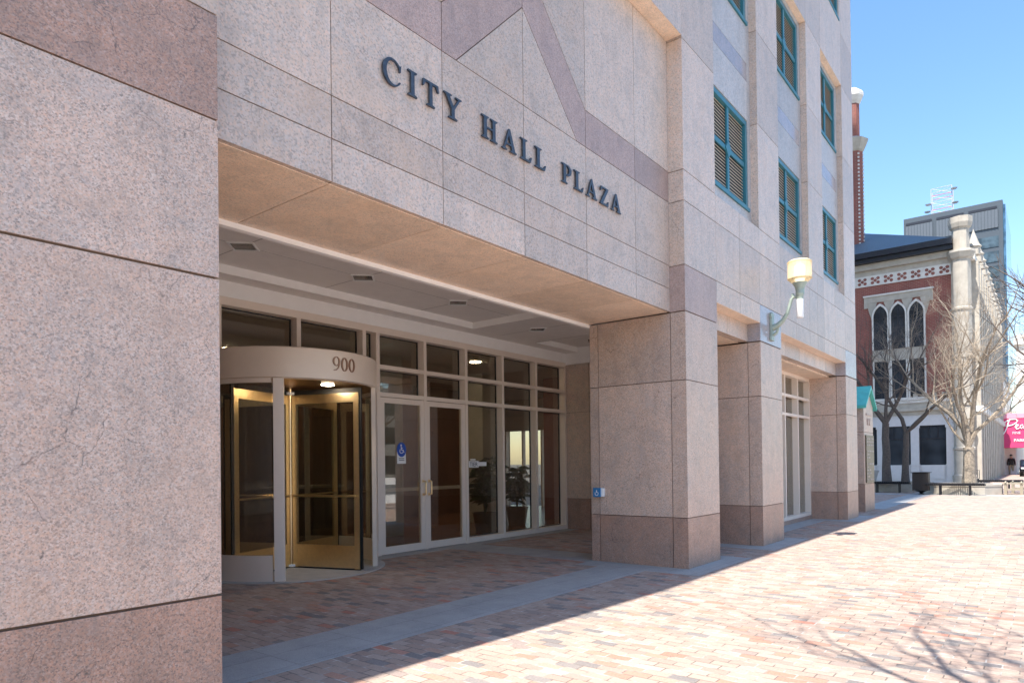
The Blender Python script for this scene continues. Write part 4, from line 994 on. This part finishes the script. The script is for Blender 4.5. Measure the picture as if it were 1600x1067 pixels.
def arch_group(yc0):
    hood = MB(); hood.box(X0-.07, X0+.05, yc0-1.86, yc0+1.90, 11.42, 11.80, 'stone'); hood.box(X0-.14, X0+.05, yc0-1.90, yc0+1.94, 11.80, 11.90, 'stone_white')
    for s_, ex in ((-1, 1.76), (1, 1.80)): hood.box(X0-.10, X0+.05, yc0+s_*ex-.10, yc0+s_*ex+.10, 11.1, 11.419, 'stone')
    for i in (-1.5, -.5, .5, 1.5):
        y = yc0+i*.98; wd = .5 if abs(i) < 1 else .26; yy0 = y-.25 if abs(i) < 1 else (y-.02 if i < 0 else y-.24)
        hood.prism([(y-.02, 10.35), (y+.02, 10.35), (y+.30, 11.419), (y-.30, 11.419)], 'x', X0-.05, X0+.04, 'stone')
    obj('window_hood', hood, bb)
    obj('spandrel_panel', MB().box(X0-.06, X0+.04, yc0-1.42, yc0+1.46, 7.66, 8.38, 'stone'), bb)
    obj('window_sill', MB().box(X0-.2, X0+.04, yc0-1.6, yc0+1.6, 5.13, 5.3, 'stone_white'), bb)
    for i in (-1, 0, 1):
        y = yc0+i*.98; zt = 10.48
        f_ = MB(); op = arch_poly(y, .475, 8.39, zt); ip = arch_poly(y, .385, 8.39, zt)
        for a, b_, c_, d_ in zip(op[:-1], op[1:], ip[1:], ip[:-1]): f_.prism([a, b_, c_, d_], 'x', X0-.17, X0-.02, 'stone_white')
        o = obj('arched_window', f_, bb, (X0, y, 8.39))
        obj('pane', MB().prism(arch_poly(y, .40, 8.39, zt), 'x', X0-.085, X0-.074, 'window_dark'), o)
        bars = MB(); bars.box(X0-.11, X0-.086, y-.385, y+.385, 9.66, 9.75, 'gutter'); bars.box(X0-.111, X0-.087, y-.02, y+.02, 8.4, 9.66, 'gutter'); bars.box(X0-.111, X0-.087, y-.02, y+.02, 9.75, 11.05, 'gutter')
        for zb in (10.35,): bars.box(X0-.11, X0-.088, y-.385, y-.02, zb, zb+.04, 'gutter'); bars.box(X0-.11, X0-.088, y+.02, y+.385, zb, zb+.04, 'gutter')
        obj('glazing_bar', bars, o)
        f_ = MB()
        for s_ in (-1, 1): f_.box(X0-.12, X0+.02, y+s_*.43-.045, y+s_*.43+.045, 5.3, 7.659, 'stone_white')
        o = obj('rectangular_window', f_, bb, (X0, y, 5.2)); obj('pane', MB().box(X0-.03, X0-.02, y-.385, y+.385, 5.3, 7.659, 'window_dark'), o)
        bars = MB(); bars.box(X0-.05, X0-.031, y-.385, y+.385, 6.45, 6.53, 'gutter'); bars.box(X0-.051, X0-.031, y-.02, y+.02, 5.3, 6.45, 'gutter'); bars.box(X0-.051, X0-.031, y-.02, y+.02, 6.53, 7.659, 'gutter'); obj('glazing_bar', bars, o)
arch_group(7.24)
arch_group(14.6)
# corner pier and street front
cp = MB(); cc = (X0-.05, 3.95)
cp.lathe([(.62, 0), (.62, .5), (.52, .6), (.5, 13.2), (.62, 13.3), (.75, 13.6), (.72, 13.75), (.46, 13.8), (.44, 15.0), (.55, 15.1), (.62, 15.35), (.62, 15.7), (.4, 15.75), (0, 15.8)], (*cc, 0), 'stone', 8)
for z in (2.0, 4.6, 7.4, 10.2): cp.lathe([(.50, z), (.58, z+.05), (.58, z+.16), (.50, z+.22)], (*cc, 0), 'stone', 8)
obj('corner_pier', cp, bb)
sd2 = MB()
sd2.box(X0+.5, X0+27, 3.5, 3.99, 0, 13.3, 'stone'); sd2.box(X0+.5, X0+27, 3.3, 3.5, 13.3, 13.7, 'stone_white')
for i in range(14):
    x = X0+1.3+i*1.95; sd2.box(x-.3, x+.3, 3.15, 3.5, 0, 13.29, 'stone'); sd2.box(x-.4, x+.4, 3.02, 3.5, 4.3, 4.65, 'stone_white')
    sd2.lathe([(0, 13.7), (.34, 13.7), (.34, 14.1), (.42, 14.2), (.3, 14.35), (.12, 14.9), (0, 15.3)], (x, 3.4, 0), 'stone', 8)
for i in range(13):
    x = X0+1.6+i*1.95
    for z0, z1 in ((.6, 3.9), (5.3, 7.9), (8.6, 11.4)): sd2.box(x+.05, x+1.3, 3.485, 3.52, z0, z1, 'window_pale')
obj('street_front', sd2, bb)
# brick turret with white stone bands
tu = MB(); tc = (52.2, 10.5)
tu.lathe([(.62, 14.8), (.62, 22.9)], (*tc, 0), 'redbrick', 8); tu.lathe([(.45, 24.0), (.45, 26.3)], (*tc, 0), 'redbrick', 8)
for i in range(28):
    for k in range(8):
        a_ = R(45*k); px_, py_ = tc[0]+.615*math.cos(a_), tc[1]+.615*math.sin(a_); z = 15.6+i*.26
        tu.box(px_-.05, px_+.05, py_-.05, py_+.05, z, z+.12, 'stone_white')
tt = obj('turret', tu, bb)
obj('turret_cornice', MB().lathe([(.62, 22.9), (.72, 23.0), (.92, 23.45), (1.0, 23.7), (.6, 23.9), (.45, 24.0)], (*tc, 0), 'stone', 8), tt)
obj('turret_cap', MB().lathe([(.45, 26.3), (.6, 26.5), (.74, 26.8), (.74, 27.0), (.62, 27.2), (.3, 27.45), (0, 27.5)], (*tc, 0), 'stone_white', 8), tt)
obj('turret_base', MB().lathe([(.62, 14.8), (.8, 14.8), (.8, 15.2), (.63, 15.5)], (*tc, 0), 'stone_white', 8), tt)

# ---------------- grey tower with roof antenna
tg = empty('glass_tower', (205, 20, 0), 'grey modern tower with blue glass end wall rising far behind the brick building', 'building')
TX, TY0, TY1, TZ = 200., 7.9, 28.6, 63.2
q = MB().box(TX, TX+30, TY0, TY1, 0, TZ, 'tower_frame')
for i in range(3):
    y0 = TY0+.9+i*6.7; q.box(TX-.25, TX, y0, y0+5.9, 56.8, 61.2, 'tower_panel'); q.box(TX-.3, TX, y0+.2, y0+5.9, 61.3, 61.9, 'gutter')
    for j in range(9): q.box(TX-.32, TX-.25, y0+j*.66, y0+j*.66+.12, 56.8, 61.2, 'tower_frame')
obj('wall', q, tg)
q = MB()
for k in range(15):
    z = 52.2-k*3.6
    for i in range(3): q.box(TX-.12, TX, TY0+.9+i*6.7, TY0+6.8+i*6.7, z, z+2.6, 'window_pale')
obj('window_band', q, tg)
obj('end_glazing', MB().box(TX+.5, TX+29.5, TY0-.5, TY0-.02, 2, TZ-1, 'window_blue'), tg)
M['antgrey'] = plain('grey_antenna_steel', (.42, .42, .43), .5)
an = empty('roof_antenna', (204, 21, TZ), 'white and red lattice antenna frame with dishes on the grey tower roof', 'antenna')
q = MB(); ax0, ax1 = 18.3, 22.8; az = TZ
b = MatB('antenna_red'); b.base((.55, .12, .09)); M['antred'] = b.m
for y in (ax0, ax1):
    for x in (203, 206): q.tube([(x, y, az), (x, y, az+7.2)], .09, 'antgrey', 6)
for z in (1.8, 3.6, 5.4, 7.2):
    for x in (203, 206): q.tube([(x, ax0, az+z), (x, ax1, az+z)], .07, 'antred' if z in (1.8, 5.4) else 'antgrey', 6)
for z in (0, 1.8, 3.6, 5.4): q.tube([(203, ax0, az+z), (203, ax1, az+z+1.8)], .05, 'antgrey', 5); q.tube([(203, ax1, az+z), (203, ax0, az+z+1.8)], .05, 'antgrey', 5)
obj('lattice', q, an)
for y, z in ((17.8, 5.8), (17.6, 2.2), (23.4, 3.0), (23.6, 1.2)): obj('dish', MB().lathe([(0, 0), (.5, .1), (.75, .35), (.7, .36), (0, .12)], (202.6, y, az+z), 'antgrey', 12), an, smooth=True)

# ---------------- awning building and what closes the street
sh_ = empty('shop_building', (84, 8, 0), 'cream shop building with a covered walkway behind the pink awning', 'building')
q = MB().box(75.1, 104, 3.6, 22, 0, 9.5, 'whitewall'); 
for i in range(9): q.box(77+i*3, 77.5+i*3, 2.4, 3.6, 0, 3.4, 'whitewall')
q.box(75.6, 104, 2.2, 3.6, 3.4, 4.2, 'whitewall'); obj('wall', q, sh_)
q = MB()
for i in range(9): q.box(77.8+i*3, 79.4+i*3, 3.55, 3.62, 5.2, 7.6, 'window_dark'); q.box(77.7+i*3, 79.6+i*3, 3.55, 3.62, .5, 3.0, 'window_dark')
obj('window', q, sh_)
aw = empty('pink_awning', (75, 2.5, 2.4), 'bright pink shop awning with white script lettering at the right edge', 'awning')
q = MB().prism([(.0, 2.42), (3.55, 2.42), (3.55, 5.5), (.0, 5.3)], 'x', 74.4, 77.4, 'pink'); obj('canopy', q, aw)
b = MatB('awning_pale'); b.base((.72, .30, .38)); M['pinkpale'] = b.m
obj('top_band', MB().prism([(-.02, 5.02), (3.57, 5.0), (3.57, 5.51), (-.02, 5.31)], 'x', 74.36, 74.399, 'pinkpale'), aw)
q = MB()
def awstroke(pts, w_):
    q.tube([(74.37, 3.3-a, b_) for a, b_ in pts], w_, 'white', 6)
awstroke([(.10, 3.62), (.30, 4.0), (.52, 4.75), (.56, 4.85)], .05)
awstroke([(.05, 4.45), (.25, 4.72), (.6, 4.9), (1.0, 4.92), (1.15, 4.78), (1.0, 4.55), (.7, 4.38), (.42, 4.35)], .05)
awstroke([(.95, 4.2), (1.15, 4.3), (1.2, 4.42), (1.05, 4.45), (.97, 4.25), (1.05, 4.05), (1.25, 4.1)], .045)
awstroke([(1.52, 4.4), (1.36, 4.36), (1.3, 4.15), (1.4, 4.06), (1.55, 4.3), (1.54, 4.08), (1.68, 4.1)], .045)
awstroke([(1.78, 4.42), (1.8, 4.06), (1.86, 4.32), (2.0, 4.38)], .045)
obj('script_lettering', q, aw)
text_mesh('FINE', .30, .02, 'white', lambda v: (74.36+v.z, 2.55-v.x, 3.62+v.y), 'small_lettering', aw)
text_mesh('PARK', .34, .02, 'white', lambda v: (74.36+v.z, 2.45-v.x, 2.95+v.y), 'small_lettering', aw, .006)
wb_ = empty('white_building', (112, 0, 0), 'tall white sunlit building closing the street behind the awning', 'building')
q = MB().box(110, 135, -9, 3.2, 0, 17.5, 'whitewall'); q.box(109.6, 135, -9.2, 3.4, 16.2, 17.0, 'whitewall'); obj('wall', q, wb_)
for k in range(4):
    q = MB()
    for i in range(5): y = -7.6+i*2.2; q.box(109.93, 110, y, y+1.1, 1.2+k*4, 3.6+k*4, 'window_dark')
    obj('window_row', q, wb_)
pk = empty('parked_car', (71, 1.15, 0), 'dark car parked on the street at the right edge behind the benches', 'car')
def car(cx, cy, o):
    L, Wd = 4.4, 1.75
    prof = [(-2.2, .35), (-2.2, .75), (-1.5, .9), (-.9, 1.38), (.7, 1.40), (1.5, .95), (2.2, .85), (2.22, .35)]
    b2 = MB().prism([(cx+a, z) for a, z in prof], 'y', cy-Wd/2, cy+Wd/2, 'carpaint'); obj('body', b2, o, bevel=.08)
    gl = MB()
    for s_ in (-1, 1): gl.prism([(cx-1.25, .93), (cx-.82, 1.32), (cx+.62, 1.33), (cx+1.2, .95)], 'y', cy+s_*(Wd/2+.004)-.006, cy+s_*(Wd/2+.004)+.006, 'window_dark')
    gl.add([(cx-1.46, cy-.7, .94), (cx-1.46, cy+.7, .94), (cx-.93, cy+.62, 1.36), (cx-.93, cy-.62, 1.36)], [(0, 1, 2, 3)], 'window_dark'); obj('window', gl, o)
    for a in (-1.35, 1.35):
        for s_ in (-1, 1):
            wv = MB(); c = (cx+a, cy+s_*(Wd/2-.1), .33); wv.tube([(c[0], c[1]-.1, c[2]), (c[0], c[1]+.12, c[2])], .33, 'black', 18); wv.tube([(c[0], c[1]+s_*.115, c[2]), (c[0], c[1]+s_*.135, c[2])], .2, 'frame_in', 12); obj('wheel', wv, o)
    for s_ in (-1, 1): obj('headlight', MB().box(cx-2.21, cx-2.15, cy+s_*.6-.18, cy+s_*.6+.18, .62, .74, 'white'), o)
car(71, 1.05, pk)

# ---------------- person walking under the awning
def person(px, py, label):
    me = bpy.data.meshes.new('person')
    V = [(0, 0, .95), (0, 0, 1.15), (0, 0, 1.38), (0, 0, 1.5), (0, 0, 1.58), (0, .0, 1.70),
         (0, .10, .9), (-.08, .12, .5), (.04, .12, .09), (-.09, .12, .05),
         (0, -.10, .9), (.10, -.12, .5), (.22, -.12, .10), (.10, -.12, .05),
         (0, .2, 1.40), (.03, .27, 1.13), (-.10, .27, .92), (-.15, .26, .84),
         (0, -.2, 1.40), (.05, -.27, 1.13), (-.04, -.28, .90), (-.06, -.27, .82)]
    Ed = [(0, 1), (1, 2), (2, 3), (3, 4), (4, 5), (0, 6), (6, 7), (7, 8), (8, 9), (0, 10), (10, 11), (11, 12), (12, 13), (2, 14), (14, 15), (15, 16), (16, 17), (2, 18), (18, 19), (19, 20), (20, 21)]
    rad = [.15, .16, .17, .065, .085, .10, .10, .075, .05, .045, .10, .075, .05, .045, .085, .065, .055, .045, .085, .065, .055, .045]
    me.from_pydata([(px+a, py+b_, c_) for a, b_, c_ in V], Ed, [])
    tmp = bpy.data.objects.new('person_tmp', me); COL.objects.link(tmp); sm = tmp.modifiers.new('s', 'SKIN'); tmp.modifiers.new('u', 'SUBSURF').levels = 2
    sv = me.skin_vertices[0].data
    for i, r_ in enumerate(rad): sv[i].radius = (r_, r_*1.1)
    sv[0].use_root = True
    dg = bpy.context.evaluated_depsgraph_get(); em_ = tmp.evaluated_get(dg).to_mesh()
    nm = bpy.data.meshes.new('body'); nm.from_pydata([(v.co.x-px, v.co.y-py, v.co.z) for v in em_.vertices], [], [list(p.vertices) for p in em_.polygons])
    for k_ in ('trousers', 'coat', 'skin', 'hair', 'black'): nm.materials.append(M[k_])
    for p in nm.polygons:
        c = p.center; hand = c.z < .87 and abs(c.y) > .2
        p.material_index = 4 if c.z < .08 else 2 if hand else 0 if (c.z < .86 and abs(c.y) < .23) else 1 if c.z < 1.5 else 3 if (c.z > 1.70 or (c.x > .02 and c.z > 1.58)) else 2
        p.use_smooth = True
    bpy.data.objects.remove(tmp)
    o = bpy.data.objects.new('person', nm); COL.objects.link(o); o.location = (px, py, 0); WL[o.name] = Vector((px, py, 0))
    tag(o, label, 'person')
    hd = MB().lathe([(0, 1.72), (.105, 1.72), (.11, 1.76), (.09, 1.83), (0, 1.86)], (px, py, 0), 'hair', 14); obj('cap', hd, o, smooth=True)
person(76.9, 2.75, 'person in a dark coat and tan trousers walking under the pink awning')

# ---------------- buildings across the street (seen as reflections in the glass)
def across(x0, x1, y1, h, key, label, n, nf):
    o = empty('street_building', ((x0+x1)/2, y1-6, 0), label, 'building', 'buildings across the street')
    obj('wall', MB().box(x0, x1, y1-12, y1, -.1, h, key), o)
    wd = (x1-x0)/n
    for k_ in range(nf):
        q = MB()
        for i in range(n): q.box(x0+i*wd+wd*.25, x0+i*wd+wd*.75, y1-.02, y1+.02, .6+k_*3.5 if k_ else .4, 2.7+k_*3.5, 'window_dark')
        obj('window_row', q, o)
    obj('cornice', MB().box(x0, x1, y1, y1+.4, h-.6, h-.1, 'stone'), o)
struct('far_pavement', MB().box(-90, 190, -60, -23, -.2, .01, 'bouncecrete'))  # unseen too, added pale for more bounce into the entrance
across(-30, 4, -46, 9, 'redbrick', 'red brick shop building across the street', 7, 2)
across(6, 34, -48, 7.5, 'whitewall', 'pale two storey shop building across the street', 6, 2)
across(37, 80, -46, 11, 'stone', 'tall cream stone building across the street', 10, 3)
for o in list(bpy.data.objects):
    if o.type == 'MESH' and o.users == 0: bpy.data.objects.remove(o)
